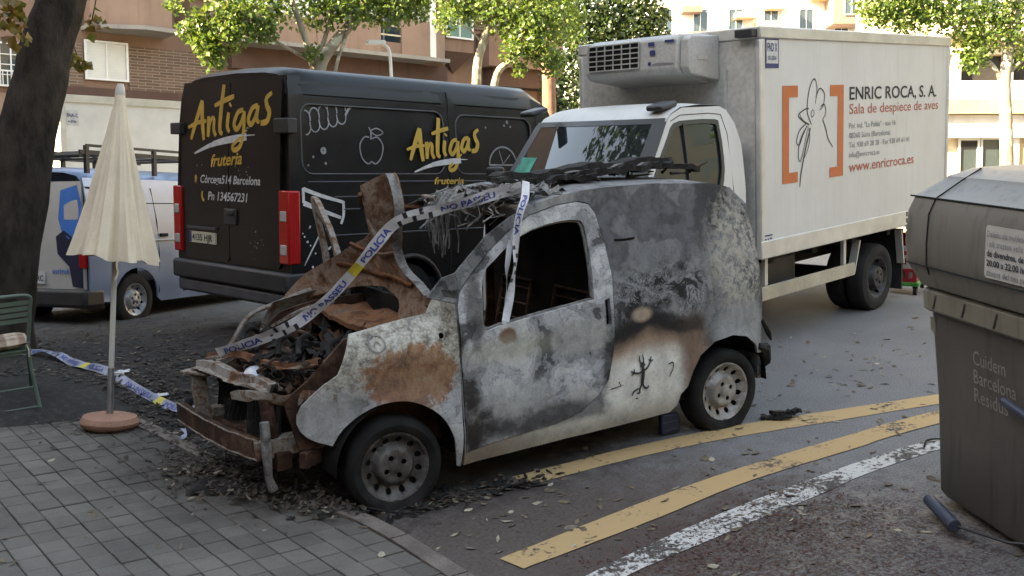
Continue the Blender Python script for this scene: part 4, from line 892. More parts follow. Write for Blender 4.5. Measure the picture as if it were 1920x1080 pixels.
gl = sheet('side_window', [(-.95 + (x + .95) * 1.0, 1.8 + (z - 1.8) * 1.0) for x, z in wn], [], lambda x, z, d: CS(x, z, d + .012), 'windscreen', cs, .2, .006)
wi2 = [(-.93 + (x + .93) * .94, 1.81 + (z - 1.81) * .92) for x, z in wn]
sheet('window_seal', [(-.93 + (x + .93) * 1.03, 1.81 + (z - 1.81) * 1.04) for x, z in wn], [wi2], lambda x, z, d: CS(x, z, d - .006), 'cab_trim', cs, .1, .012)
mb = MB(); mb.bar(CS(-.98, 1.5, .004), CS(-.98, 2.11, .004), .03, .012); mb.build('window_divider', 'cab_trim', cs)
mb = MB(); mb.tube([CS(x, z, -.002) for x, z in ((-.36, .6), (-.35, 1.5), (-.36, 2.0), (-.42, 2.165), (-.6, 2.18), (-1.0, 2.175), (-1.14, 2.13))], .003, 5); mb.build('door_seam', 'dark_gap', cs)
sheet('cab_side', cabo, [], lambda x, z, d: (min(-.16, x + SK), 2.06 - cab_sec(z) - d, z), 'truck_white', tk, .2, .03)
mb = MB(); top = [(-.16, 1.9), (-.22, 2.08), (-.32, 2.20), (-.42, 2.24), (-.70, 2.255), (-.98, 2.24), (-1.12, 2.19), (-1.20, 2.125)]
vs = []; NY = 10
for x, z in top:
    for j in range(NY + 1):
        t = j / NY; y = cab_sec(z) + (2.06 - 2 * cab_sec(z)) * t; x_ = x + SK * t * sstep(-.4, -1.0, x); vs.append((x_ - .05 * math.sin(math.pi * t) * (1 if x < -.9 else 0), y, z + .03 * math.sin(math.pi * t) ** .5))
mb.add(vs, [(i * (NY + 1) + j, i * (NY + 1) + j + 1, (i + 1) * (NY + 1) + j + 1, (i + 1) * (NY + 1) + j) for i in range(len(top) - 1) for j in range(NY)]); mb.build('cab_roof', 'truck_white', tk, smooth=True)
def scr(u, v, d=0):     # windscreen: u 0..1 across, v 0..1 up; bowed
    z = 1.45 + .68 * v; x = -1.75 + (.54) * v; b = .10 * math.sin(math.pi * u); return (x - b + d + SK * u, cab_sec(z) + (2.06 - 2 * cab_sec(z)) * u, z)
def grid(f, nu, nv, u0=0, u1=1, v0=0, v1=1):
    mb = MB(); mb.add([f(u0 + (u1 - u0) * i / nu, v0 + (v1 - v0) * j / nv) for j in range(nv + 1) for i in range(nu + 1)], [(j * (nu + 1) + i, j * (nu + 1) + i + 1, (j + 1) * (nu + 1) + i + 1, (j + 1) * (nu + 1) + i) for j in range(nv) for i in range(nu)]); return mb
grid(lambda u, v: scr(u, v), 14, 6).build('windscreen', 'windscreen', tk, smooth=True)
grid(lambda u, v: scr(u, v, -.004), 4, 6, -.012, .07).build('pillar_cover', 'cab_trim', tk, smooth=True); grid(lambda u, v: scr(u, v, -.004), 4, 6, .94, 1.01).build('pillar_cover', 'cab_trim', tk, smooth=True)
grid(lambda u, v: scr(u, v, -.005), 14, 1, 0, 1, .975, 1.04).build('screen_band', 'cab_trim', tk, smooth=True)
grid(lambda u, v: scr(u, v, -.004), 5, 4, .80, .955, .12, .58).build('screen_card', 'hi_vis', tk)
mb = MB(); mb.prism([(-.2, .06), (-1.95, .08), (-1.97, .6), (-1.85, 1.3), (-1.50, 1.92), (-.2, 2.0)], lambda x, y: (x, y, .5), lambda x, y: (x * .96 + .02, y, 1.30)); mb.add([(-1.75, .06, 1.45), (-1.83, 1.03, 1.45), (-1.35, 2.0, 1.45), (-1.42, 1.9, 1.30), (-1.84, .59, 1.30), (-1.85, .1, 1.30)], [(0, 1, 4, 5), (1, 2, 3, 4)]); mb.build('cab_nose', 'truck_white', tk)
for y in (.28, 1.74):
    mb = MB(); mb.bar((-1.16, y, 2.235), (-.94, y, 2.275), .17, .05, (0, 0, 1)); mb.build('roof_marker_lamp', 'cab_trim', tk, bevel=.02)
# mirror on the far side, chassis, wheels
mb = MB(); mb.bar((-1.1, 2.05, 1.6), (-1.15, 2.16, 1.62), .05); mb.bx(-1.22, -1.10, 2.10, 2.26, 1.46, 1.76); mb.build('door_mirror', 'black_plastic', tk, bevel=.03)
mb = MB(); mb.bx(-2.0, BL, .62, .74, .58, .86); mb.bx(-2.0, BL, 1.34, 1.46, .58, .86)
for x in (.3, 1.1, 1.9, 2.7, 3.5): mb.bx(x, x + .08, .1, 2.0, .78, .87)
mb.build('chassis_frame', 'dark_gap', tk)
mb = MB(); mb.bx(.35, 1.15, .30, .62, .42, .80); mb.build('fuel_tank', 'black_plastic', tk, bevel=.05)
mb = MB(); mb.bx(.05, 1.90, .06, .09, .455, .585); mb.build('side_guard', 'wood_rail', tk, bevel=.006)
for x in (.22, 1.72): 
    mb = MB(); mb.bx(x, x + .05, .095, .13, .52, .87); mb.build('guard_bracket', 'truck_alu', tk)
mb = MB(); mb.bar((2.05, .12, .80), (1.93, .12, .46), .02, .08, (0, 1, 0)); mb.bar((3.02, .12, .80), (3.10, .12, .42), .02, .08, (0, 1, 0)); mb.build('mudguard_stay', 'truck_alu', tk)
mb = MB(); mb.bx(3.12, 3.15, .12, .62, .12, .80); mb.build('mud_flap', 'black_rubber', tk)
mb = MB(); mb.bx(3.90, 3.97, .1, 2.0, .50, .66); mb.build('rear_bar', 'lamp_red', tk)
def rearwheel(y, out):
    return wheel(tk, (2.44, y, .355), (0, out, 0), .36, .225, .20, 'black_plastic', 'tyre', holes=8, hole_r=.026, dish=-.0 + .16)
rearwheel(.07, -1); rearwheel(.30, -1); rearwheel(2.01, 1); rearwheel(1.78, 1)
wheel(tk, (-1.47, .12, .355), (0, -1, 0), .355, .22, .2, 'rim_silver', 'tyre', holes=8, hole_r=.026); wheel(tk, (-1.07, 1.96, .355), (0, 1, 0), .355, .22, .2, 'rim_silver', 'tyre', holes=8, hole_r=.026)
mb = MB(); mb.tube([(2.44, .2, .355), (2.44, 1.9, .355)], .08, 10); mb.build('rear_axle', 'dark_gap', tk)
# ------------------------------------------------------------------ silver-blue van with roof rack, far left
simple('silver_blue_reflection', (.20, .275, .42), .32, .25, var=.08, scale=2, coat=.3)  # silver paint; the blue reflection on its side is put into the colour
simple('silver_pale', (.50, .49, .46), .38, .15, var=.08, scale=2)
simple('logo_blue', (.02, .16, .50), .4, var=.1); simple('logo_navy', (.012, .018, .045), .4, var=.1)
UPV = UP
def level(yaw):
    x = Vector((math.cos(yaw), math.sin(yaw), 0)); x = (x - UP * x.dot(UP)).normalized(); return axes(x, UP.cross(x), UP)
sv = thing('service_van', 'silver blue van with black roof rack standing behind the folded parasol', 'van', (-.7256, 5.8243, .093), level(.679))
SP = [(.03, .28), (.0, .5), (0, 1.0), (.03, 1.25), (.09, 1.55), (.14, 1.70), (.22, 1.78), (.4, 1.82), (.87, 1.84)]
def spy(z):
    for (a, za), (b, zb) in zip(SP, SP[1:]):
        if z <= zb: return a + (b - a) * max(0, z - za) / (zb - za)
    return SP[-1][0]
so = [(.03, .33)] + [(.76 + .37 * math.cos(a), .30 + .37 * math.sin(a)) for a in [math.pi - math.pi * k / 12 for k in range(13)]] + [(1.2, .25), (4.0, .25), (4.1, .95), (3.5, 1.15), (2.95, 1.70), (.10, 1.70), (.02, 1.0)]
sd = sheet('side_panel', so, [], lambda x, z, d: (x, spy(z) + d, z), 'silver_blue_reflection', sv, .12, .02)
sheet('side_panel', so, [], lambda x, z, d: (x, 1.74 - spy(z) - d, z), 'silver_blue_reflection', sv, .2, .02)
mb = MB(); up2 = SP[5:] + [(1.74 - a, z) for a, z in SP[-2:4:-1]]; secs = [.10, .16, .3, 1, 2, 2.9]; vs = []
for i, x in enumerate(secs):
    for a, z in up2: vs.append((x, a, z - (.06 if i == 0 else .02 if i == 1 else 0)))
nu = len(up2); mb.add(vs, [(i * nu + j, i * nu + j + 1, (i + 1) * nu + j + 1, (i + 1) * nu + j) for i in range(len(secs) - 1) for j in range(nu - 1)]); mb.build('roof', 'silver_blue_reflection', sv, smooth=True)
RV = lambda y, z, d: (.12 * max(0, (z - .95) / .85) ** 1.5 + d, y, z)
for y0, y1 in ((.05, .865), (.875, 1.69)): sheet('rear_door', [(y0, .42), (y1, .42), (y1, 1.0), (y1 - .0, 1.66), (y0 + (.10 if y0 < .1 else 0), 1.66), (y0, 1.0)], [], RV, 'silver_pale', sv, .15, .03)
mb = MB(); mb.bx(-.06, .25, .0, 1.74, .26, .47); mb.build('rear_bumper', 'black_plastic', sv, bevel=.04)
mb = MB(); mb.bx(-.025, -.006, .60, .98, .52, .66); q = mb.build('number_plate', 'white_vinyl', sv); text('plate_lettering', 'HRC', lambda u, v: (-.028, .76 - u, .555 + v), 'ink', q, size=.09, width=.14, bold=.02)
mb = MB(); mb.bx(-.012, .02, .02, .12, .70, .98); mb.build('tail_light', 'lamp_red', sv, bevel=.01)
mb = MB(); mb.add([RV(.42, 1.25, -.005), RV(.42, 1.56, -.005), RV(.20, 1.62, -.005), RV(.10, 1.40, -.005), RV(.12, 1.1, -.005), RV(.26, 1.02, -.005), RV(.36, 1.1, -.005)], [tuple(range(7))]); mb.build('logo_shape', 'logo_blue', sv)
mb = MB(); mb.add([RV(y, z, -.008) for y, z in ((.07, .48), (.22, .5), (.26, .72), (.42, .86), (.44, 1.05), (.33, 1.12), (.14, 1.0), (.07, .8))], [tuple(range(8))]); mb.build('logo_swoosh', 'logo_navy', sv)
text('logo_lettering', 'sorigué', lambda u, v: RV(.50 - u, .64 + v, -.011), 'logo_blue', sv, size=.085, width=.24, bold=.02)
mb = MB(); mb.tube([(.2, -.008, .98), (2, -.008, .98), (3.9, -.008, .98)], .012, 6); mb.build('side_trim', 'silver_pale', sd)
mb = MB(); mb.tube([(1.15, spy(z) - .003, z) for z in (.35, .8, 1.2, 1.6)], .006, 5); mb.tube([(.3, spy(1.42) - .003, 1.42), (2.8, spy(1.42) - .003, 1.42)], .005, 5); mb.bx(1.18, 1.3, -.02, .02, 1.02, 1.06); mb.build('door_seam', 'dark_gap', sd)
mb = MB(); mb.bx(.2, 4, .1, 1.6, .26, .5); mb.bx(.34, 1.18, .36, .4, .3, .75); mb.bx(4.0, 4.1, .1, 1.6, .3, .95); mb.bx(.1, .2, .1, 1.6, .3, 1.6); mb.build('underfloor', 'dark_gap', sv)
mb = MB()
for y in (.16, 1.58):
    mb.bar((.10, y, 1.985), (2.7, y, 1.985), .03, .045); mb.bar((.20, y, 2.06), (2.6, y, 2.06), .025, .03)
    for x in (.2, .75, 1.3, 1.85, 2.4): mb.bar((x, y, 1.75), (x, y, 2.06), .04, .05)
for x in (.2, .75, 1.3, 1.85, 2.4): mb.bar((x, .16, 1.98), (x, 1.58, 1.98), .04, .03)
mb.tube([(.12, .16, 1.95), (.10, 1.58, 1.95)], .03, 8)
mb.build('roof_rack', 'black_plastic', sv)
wheel(sv, (.76, .03, .30), (0, -1, 0), .305, .19, .19, 'rim_silver', 'tyre', holes=10, hole_r=.017, lugs=5); wheel(sv, (.76, 1.71, .30), (0, 1, 0), .305, .19, .19, 'rim_silver', 'tyre', holes=10, hole_r=.017)
wheel(sv, (3.4, .03, .30), (0, -1, 0), .305, .19, .19, 'rim_silver', 'tyre', holes=10, hole_r=.017); wheel(sv, (3.4, 1.71, .30), (0, 1, 0), .305, .19, .19, 'rim_silver', 'tyre', holes=10, hole_r=.017)
# ------------------------------------------------------------------ large white lorry body behind it
a = Vector((0.321, 14.841, 3.015)); ex = Vector((0.987167, 0.13479, -0.085633))
lt = thing('box_lorry', 'plain white lorry body rising behind the roof rack', 'lorry', a - UP * 3.55, axes(ex, UP.cross(ex), UP))
mb = MB(); mb.bx(0, 6.5, 0, 2.4, 1.0, 3.55); lb = mb.build('cargo_box', 'white_metal', lt, bevel=.03)
mb = MB(); mb.bx(-.02, 6.52, -.03, .05, 3.43, 3.57); mb.bx(-.02, .08, -.03, .05, .98, 3.43); mb.build('edge_rail', 'truck_alu', lt)
mb = MB(); mb.add([(.10, -.006, 3.0), (.32, -.006, 3.0), (.32, -.006, 3.28), (.10, -.006, 3.28)], [(0, 1, 2, 3)]); q = mb.build('permit_sign', 'white_vinyl', lt); text('sign_lettering', 'FNA-C', lambda u, v: (.11 + u, -.01, 3.15 + v), 'ink_blue', q, size=.10, width=.20, bold=.02); text('sign_lettering', '6-2026', lambda u, v: (.13 + u, -.01, 3.05 + v), 'ink_blue', q, size=.06, width=.15, bold=.02)
mb = MB(); mb.bx(.1, 6.4, .4, 2.0, .6, .98); mb.bx(-.1, .0, 0.05, 2.3, .6, .9); mb.build('chassis_frame', 'dark_gap', lt)
for x in (1.2, 5.2):
    for y, o_ in ((.1, -1), (2.3, 1)): wheel(lt, (x, y, .46), (0, o_, 0), .46, .28, .28, 'black_plastic', 'tyre', holes=8, hole_r=.03)
# ------------------------------------------------------------------ waste container
def dirty(name, c, c2, sc=3):
    k = NT(name); p = k.co(); n = k.noise(p, sc, 6, .65); X, Y, Z = k.sep(p)
    st = k.noise(k.vmath('MULTIPLY', p, (9, 9, .8)), 2, 5, .6)
    col = k.mix(k.smooth(st, .5, .72), k.ramp(n, [(.3, c2), (.65, c)]), tuple(x * .62 for x in c)); k.bump(k.noise(p, 160, 2), .12, .002)
    M[name] = k.done(col, k.math('ADD', k.math('MULTIPLY', n, .3), .35), 0, .45)
dirty('bin_grey', (.115, .105, .094), (.082, .075, .068)); dirty('bin_lid', (.185, .172, .15), (.145, .134, .118)); dirty('bin_rim', (.24, .225, .18), (.17, .155, .125))
dirty('bin_print', (.36, .34, .30), (.24, .22, .19), 9); dirty('pedal_blue', (.045, .055, .085), (.03, .036, .055))
wc = thing('waste_container', 'big grey street waste container with pale notice on its lid', 'container', (2.48, -2.55, 0), axes((-.390299, -.920688, 0), (.920688, -.390299, 0), (0, 0, 1)))
def loft(levels, L, D, n=5, r=.07):     # levels: (z, a0, b0); rounded-rectangle rings
    mb = MB(); vs = []
    for z, a0, b0 in levels:
        ring = rrect(a0, L - a0, b0, D - b0, r, n); vs += [(x, y, z) for x, y in ring]
    k = len(ring); mb.add(vs, [(i * k + j, i * k + (j + 1) % k, (i + 1) * k + (j + 1) % k, (i + 1) * k + j) for i in range(len(levels) - 1) for j in range(k)] + [tuple(range(k))[::-1], tuple(range((len(levels) - 1) * k, len(levels) * k))]); return mb
cb = loft([(.05, -.03, .03), (.08, -.05, .01), (.60, -.078, 0), (1.08, -.10, -.035), (1.10, -.105, -.04)], 1.85, 1.25).build('tub', 'bin_grey', wc, smooth=True)
loft([(1.085, -.115, -.055), (1.10, -.13, -.07), (1.195, -.135, -.075), (1.21, -.12, -.06)], 1.85, 1.25).build('tub_rim', 'bin_rim', wc, smooth=True)
mb = MB()
for k in range(7): x = .02 + .27 * k; mb.bar((x, -.074, 1.11), (x + .03, -.077, 1.185), .008, .009, (0, 1, 0))
mb.build('rim_rib', 'bin_grey', wc)
ld = loft([(1.215, -.12, -.06), (1.23, -.15, -.09), (1.34, -.235, -.125), (1.45, -.25, -.13), (1.62, -.245, -.12), (1.70, -.235, -.085), (1.78, -.21, .06), (1.80, -.19, .075), (1.84, -.10, .16), (1.85, -.0, .25)], 1.85, 1.25, 6, .10).build('lid', 'bin_lid', wc); shade(ld, 22)
mb = MB(); mb.tube([(.05, y, z) for y, z in ((-.118, 1.30), (-.135, 1.36), (-.137, 1.47), (-.127, 1.62), (-.09, 1.70), (.05, 1.785), (.16, 1.845))], .004, 5); mb.tube([(x, -.134, 1.345) for x in (-.15, .3, .8, 1.3, 1.9)], .004, 5); mb.tube([(x, -.09, 1.70) for x in (-.2, .3, .8, 1.3, 1.9)], .005, 5); mb.build('lid_seam', 'dark_gap', ld)
LF = lambda u, v: (u, -.128 - (.003 if v > 1.5 else .005) - .0, v)
mb = MB(); mb.add([LF(u, v) for u, v in rrect(.565, 1.08, 1.365, 1.615, .02)], [tuple(range(20))]); no = mb.build('notice', 'plate', ld)
M['notice_white'] = simple('notice_white', (.50, .49, .46), .6, var=.08); no.data.materials[0] = M['notice_white']
for k, (s_, wd) in enumerate((('Deixeu els mobles', .27), ('i els trastos vells', .27), ('de divendres, de', .28), ('20.00 a 22.00 hores', .36), ('davant del teu portal', .36))):
    text('notice_lettering', s_, lambda u, v: (.585 + u, -.1365, 1.562 - .046 * k + v), 'ink' if k in (2, 3) else 'grey_print', no, size=.042, width=wd, bold=.02 if k in (2, 3) else 0)
mb = MB()
for k in range(5): mb.add([(-.17 + dx, -.1335, 1.45 + .035 * k + dz) for dx, dz in ((0, 0), (.018, 0), (.018, .025), (0, .025))], [(0, 1, 2, 3)]); mb.add([(-.14 + dx, -.1335, 1.45 + .035 * k + dz) for dx, dz in ((0, 0), (.012, 0), (.012, .025), (0, .025))], [(0, 1, 2, 3)])
mb.build('embossed_code', 'bin_rim', ld)
def TB(u, v): return (u, (-.0 if v < .6 else -(v - .6) * .073) - .004 if v >= .6 else (.6 - v) * .068 - .004, v)
for k, s_ in enumerate(('Cuidem', 'Barcelona', 'Residus')): text('tub_lettering', s_, lambda u, v: TB(.325 + u, .875 - .098 * k + v), 'bin_print', cb, size=.105, width=(.27, .35, .28)[k])
mb = MB(); mb.add([TB(u, v) for u, v in rrect(.69, .93, .29, .42, .015)], [tuple(range(20))]); q = mb.build('sticker', 'notice_white', cb); text('sticker_lettering', 'La brossa', lambda u, v: TB(.71 + u, .37 + v)[:1] + (TB(0, .37)[1] - .006, .37 + v), 'ink', q, size=.04, width=.16); text('sticker_lettering', 'no a terra', lambda u, v: (.71 + u, TB(0, .32)[1] - .006, .32 + v), 'ink', q, size=.04, width=.16)
mb = MB(); mb.add([TB(u, v) for u, v in rrect(-.07, -.02, .97, 1.05, .01)], [tuple(range(20))]); mb.build('reflector', 'bin_rim', cb)
mb = MB(); mb.tube([(.10, -.115, .075), (.46, -.18, .075)], .033, 14); pd = mb.build('foot_pedal', 'pedal_blue', wc, bevel=.004); mb = MB(); mb.tube([(.44, -.17, .07), (.72, -.06, .085), (.85, .10, .1)], .008, 6); mb.build('pedal_arm', 'black_plastic', pd)
mb = MB(); mb.tube([(.63, -.05, .765), (.95, -.08, .74)], .022, 10); mb.build('side_trunnion', 'pedal_blue', wc)
mb = MB(); mb.bx(.50, 1.75, .10, 1.15, .0, .06); mb.bx(.10, .20, .2, 1.05, .0, .06); mb.build('foot', 'bin_grey', wc)
# ------------------------------------------------------------------ folded parasol
simple('canvas', (.68, .57, .43), .9, var=.06, scale=4, fine=.06); simple('terracotta', (.36, .185, .125), .9, var=.12, scale=8, bump=.5, fine=.35); simple('pole_cream', (.50, .48, .42), .45, var=.06)
pa = thing('folded_parasol', 'closed cream canvas parasol standing on a round terracotta-coloured base', 'parasol', (-1.19, 1.638, .125), (lambda z: axes((Vector((1, 0, 0)) - z * z.x).normalized(), z.cross((Vector((1, 0, 0)) - z * z.x).normalized()), z))((UP + Vector((.0585, -.0345, 0))).normalized()))
mb = MB(); mb.lathe([(.0, 0), (.17, 0), (.20, .025), (.205, .05), (.185, .085), (.12, .10), (.05, .105), (.03, .105)], 36, fn=lambda a, h: 1 + .01 * math.sin(5 * a)); mb.build('base', 'terracotta', pa, smooth=True)
mb = MB(); mb.lathe([(.024, .10), (.024, .44), (.0, .44)], 14); mb.build('base_tube', 'steel', pa, smooth=True)
mb = MB(); mb.lathe([(.019, .40), (.019, 2.3)], 14); mb.build('pole', 'pole_cream', pa, smooth=True)
mb = MB(); mb.tube([(.02, 0, .40), (.075, -.01, .40)], .009, 6); mb.lathe([(.0, 0), (.02, 0), (.02, .015), (0, .015)], 10, (.07, -.01, .40), (1, -.1, 0)); mb.build('clamp_knob', 'white_metal', pa)
def pleat(a, h):
    t = max(0, min(1, (2.40 - h) / 1.2)); return 1 + t ** .6 * (.10 * math.sin(8 * a + .5 + .8 * math.sin(a)) + .07 * math.sin(13 * a + 3 * h + 2) + .05 * math.sin(29 * a - 2 * h) + .05 * math.sin(2 * a + 1)) 
prof = [(.0, 2.43), (.022, 2.43), (.034, 2.41), (.036, 2.34), (.05, 2.28), (.085, 2.1), (.13, 1.9), (.175, 1.7), (.222, 1.5), (.262, 1.34), (.285, 1.25), (.289, 1.235), (.255, 1.245), (.22, 1.30), (.0, 1.5)]
mb = MB(); mb.lathe(prof, 120, fn=pleat)
mb.v = [(x, y, z + (.012 * math.sin(5 * math.atan2(y, x) + .5) + .008 * math.sin(11 * math.atan2(y, x)) + .03 * x / .3 * -1 if 1.2 < z < 1.26 else 0)) for x, y, z in mb.v]
mb.build('canopy', 'canvas', pa, smooth=True)
mb = MB(); mb.lathe([(.0, 2.47), (.02, 2.47), (.03, 2.44), (.036, 2.40), (.034, 2.38)], 16); mb.build('finial', 'pole_cream', pa, smooth=True)
mb = MB(); mb.tube(spline([(-.02, -.27, 1.26), (-.03, -.27, 1.2), (-.02, -.265, 1.15), (-.035, -.26, 1.10)], 3), .008, 5); mb.build('tie_strap', 'canvas', pa)
# ------------------------------------------------------------------ green folding chair, cushion
simple('green_paint', (.085, .135, .10), .45, var=.12, scale=5)
ch = thing('folding_chair', 'green metal slatted chair by the tree trunk', 'chair', (-1.80, 2.42, .155))
for s_ in (1, -1):
    mb = MB(); mb.tube(spline([(.225 * s_, -.20, .0), (.205 * s_, -.17, .22), (.19 * s_, -.15, .48), (.215 * s_, -.19, .70), (.245 * s_, -.215, .90)], 4), .0135, 8); mb.build('rear_leg', 'green_paint', ch, smooth=True)
    mb = MB(); mb.tube(spline([(.20 * s_, .26, .0), (.20 * s_, .10, .25), (.19 * s_, -.06, .48)], 4), .0125, 8); mb.build('front_leg', 'green_paint', ch, smooth=True)
mb = MB(); mb.tube(spline([(-.245, -.215, .90), (-.2, -.22, .925), (0, -.235, .93), (.2, -.22, .925), (.245, -.215, .90)], 4), .0135, 8); mb.build('top_rail', 'green_paint', ch, smooth=True)
for k in range(4):
    z = .87 - .045 * k; mb = MB(); mb.add([], []); pts = [(-.235 + .47 * t / 6, -.205 - .02 * math.sin(math.pi * t / 6) + .008 * k, z) for t in range(7)]
    for p_, q_ in zip(pts, pts[1:]): mb.bar(p_, q_, .006, .03)
    mb.build('back_slat', 'green_paint', ch)
for k in range(7): mb = MB(); y = -.16 + .065 * k; mb.bar((-.21, y, .505), (.21, y, .505), .045, .008); mb.build('seat_slat', 'green_paint', ch)
mb = MB(); mb.tube([(-.205, -.17, .22), (.205, -.17, .22)], .008, 6); mb.tube([(-.2, .16, .13), (.2, .16, .13)], .008, 6); mb.tube([(-.22, -.19, .07), (.22, -.19, .07)], .008, 6); mb.bar((-.2, -.16, .49), (.2, -.16, .49), .012, .03); mb.build('stretcher', 'green_paint', ch)
def mat_plaid():
    k = NT('plaid'); X, Y, Z = k.sep(k.co())
    def st(v, f, ph): return k.smooth(k.math('SINE', k.math('ADD', k.math('MULTIPLY', v, f), ph)), .1, .35)
    col = k.mix(k.math('MULTIPLY', st(X, 48, .4), .6), (.44, .35, .26), (.16, .085, .06)); col = k.mix(k.math('MULTIPLY', st(Y, 48, 1), .55), col, (.17, .095, .07)); col = k.mix(k.math('MULTIPLY', st(X, 96, 2), .25), col, (.5, .45, .38))
    k.bump(k.noise(k.co(), 200, 2), .3, .002); M['plaid'] = k.done(col, .95, 0, .1)
mat_plaid()
mb = MB(); NU = 12; vs = []
for top_ in (1, -1):
    for j in range(NU + 1):
        for i in range(NU + 1):
            u = -1 + 2 * i / NU; v = -1 + 2 * j / NU; e = max(0, (1 - u ** 4) * (1 - v ** 4)) ** .5; vs.append((u * .205, v * .20 + .02, .045 + top_ * (.045 * e) * (1 - .3 * math.exp(-(u * u + v * v) * 9)) + .012 * u * u))
k = (NU + 1) ** 2; fs = [(j * (NU + 1) + i, j * (NU + 1) + i + 1, (j + 1) * (NU + 1) + i + 1, (j + 1) * (NU + 1) + i) for j in range(NU) for i in range(NU)]
mb.add(vs, fs + [tuple(q + k for q in f[::-1]) for f in fs]); cu_o = mb.build('seat_cushion', 'plaid', None, smooth=True, fix=False); cu_o.location = (-1.80, 2.42, .155 + .509); tag(cu_o, 'brown and beige checked cushion on the green chair', 'cushion')
mb = MB(); mb.tube([(.18, -.17, .04), (.19, -.2, .0), (.185, -.205, -.05)], .006, 5); mb.build('tie', 'plaid', cu_o)
# ------------------------------------------------------------------ crates on a dolly behind the truck
simple('crate_red', (.36, .02, .03), .45, var=.1); simple('crate_white', (.5, .5, .48), .5, var=.1); simple('dolly_green', (.03, .30, .06), .5, var=.1)
CX, CY, CZ = 8.50, 2.50, -.185
dl_ = thing('crate_dolly', 'green wheeled dolly under the stack of red crates', 'dolly', (CX, CY, CZ), Matrix.Rotation(.5, 3, 'Z'))
mb = MB(); 
for y in (-.2, .2): mb.bx(-.32, .32, y - .03, y + .03, .12, .17)
for x in (-.29, .29): mb.bx(x - .03, x + .03, -.17, .17, .12, .17)
mb.build('deck_frame', 'dolly_green', dl_, bevel=.008)
for x in (-.26, .26):
    for y in (-.18, .18): mb = MB(); mb.tube([(x - 0, y - .02, .055), (x, y + .02, .055)], .05, 12); mb.bx(x - .02, x + .02, y - .03, y + .03, .09, .125); mb.build('caster', 'black_rubber', dl_)
for k, (mt, lb) in enumerate((('crate_red', 'red crate at the bottom of the stack on the dolly'), ('crate_white', 'white crate in the stack between two red crates'), ('crate_red', 'second red crate, topmost of the stack behind the truck'))):
    c = thing('stacking_crate', lb, 'crate', (CX, CY, CZ + .172 + .17 * k), Matrix.Rotation(.5 + .02 * k, 3, 'Z'), 'crates stacked on the dolly')
    mb = MB(); mb.bx(-.30, .30, -.20, .20, 0, .012)
    for y0, y1 in ((-.20, -.188), (.188, .20)):
        for z0, z1 in ((.012, .05), (.13, .168)): mb.bx(-.30, .30, y0, y1, z0, z1)
        for q in range(8): x = -.30 + .6 * q / 7; mb.bx(max(-.3, x - .018), min(.3, x + .018), y0, y1, .05, .13)
    for x0, x1 in ((-.30, -.288), (.288, .30)):
        for z0, z1 in ((.012, .05), (.13, .168)): mb.bx(x0, x1, -.188, .188, z0, z1)
        for q in range(5): y = -.17 + .34 * q / 4; mb.bx(x0, x1, y - .018, y + .018, .05, .13)
    mb.build('crate_shell', mt, c); mb = MB()
    for q in range(12): mb.lathe([(.0, .015), (.036, .015), (.036, .13), (.015, .15), (0, .15)], 10, (-.24 + .16 * (q % 4), -.12 + .12 * (q // 4), 0))
    mb.build('bottles', 'crate_white' if k != 1 else 'crate_red', c, smooth=True)
# ------------------------------------------------------------------ trees
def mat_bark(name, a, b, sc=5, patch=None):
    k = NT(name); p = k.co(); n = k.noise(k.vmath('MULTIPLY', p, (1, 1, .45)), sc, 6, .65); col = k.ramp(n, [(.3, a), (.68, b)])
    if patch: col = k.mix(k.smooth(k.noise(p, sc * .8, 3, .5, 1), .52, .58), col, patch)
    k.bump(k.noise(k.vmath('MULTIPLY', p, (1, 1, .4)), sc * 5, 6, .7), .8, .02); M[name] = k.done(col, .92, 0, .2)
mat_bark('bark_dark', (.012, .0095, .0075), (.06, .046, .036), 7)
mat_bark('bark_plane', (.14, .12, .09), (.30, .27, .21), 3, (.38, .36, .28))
mat_bark('bark_red', (.12, .065, .045), (.24, .15, .11), 4)
def mat_leaf(name, c0, c1, c2):
    k = NT(name); r = k.n('ShaderNodeNewGeometry').outputs['Random Per Island']; col = k.ramp(r, [(0, c0), (.55, c1), (1, c2)])
    d = k.n('ShaderNodeBsdfDiffuse'); t = k.n('ShaderNodeBsdfTranslucent'); g = k.n('ShaderNodeBsdfGlossy'); g.inputs['Roughness'].default_value = .4
    k.put(d.inputs[0], col); k.put(t.inputs[0], k.mix(.35, col, (.16, .24, .03))); m1 = k.n('ShaderNodeMixShader'); m1.inputs[0].default_value = .42; k.t.links.new(d.outputs[0], m1.inputs[1]); k.t.links.new(t.outputs[0], m1.inputs[2])
    m2 = k.n('ShaderNodeMixShader'); m2.inputs[0].default_value = .05; k.t.links.new(m1.outputs[0], m2.inputs[1]); k.t.links.new(g.outputs[0], m2.inputs[2]); k.t.links.new(m2.outputs[0], k.out.inputs[0]); M[name] = k.m
mat_leaf('leaf_plane', (.045, .095, .02), (.09, .165, .03), (.17, .22, .045))
mat_leaf('leaf_dark', (.008, .024, .009), (.016, .042, .014), (.032, .065, .018))
mat_leaf('leaf_autumn', (.10, .10, .02), (.20, .12, .025), (.22, .07, .02))
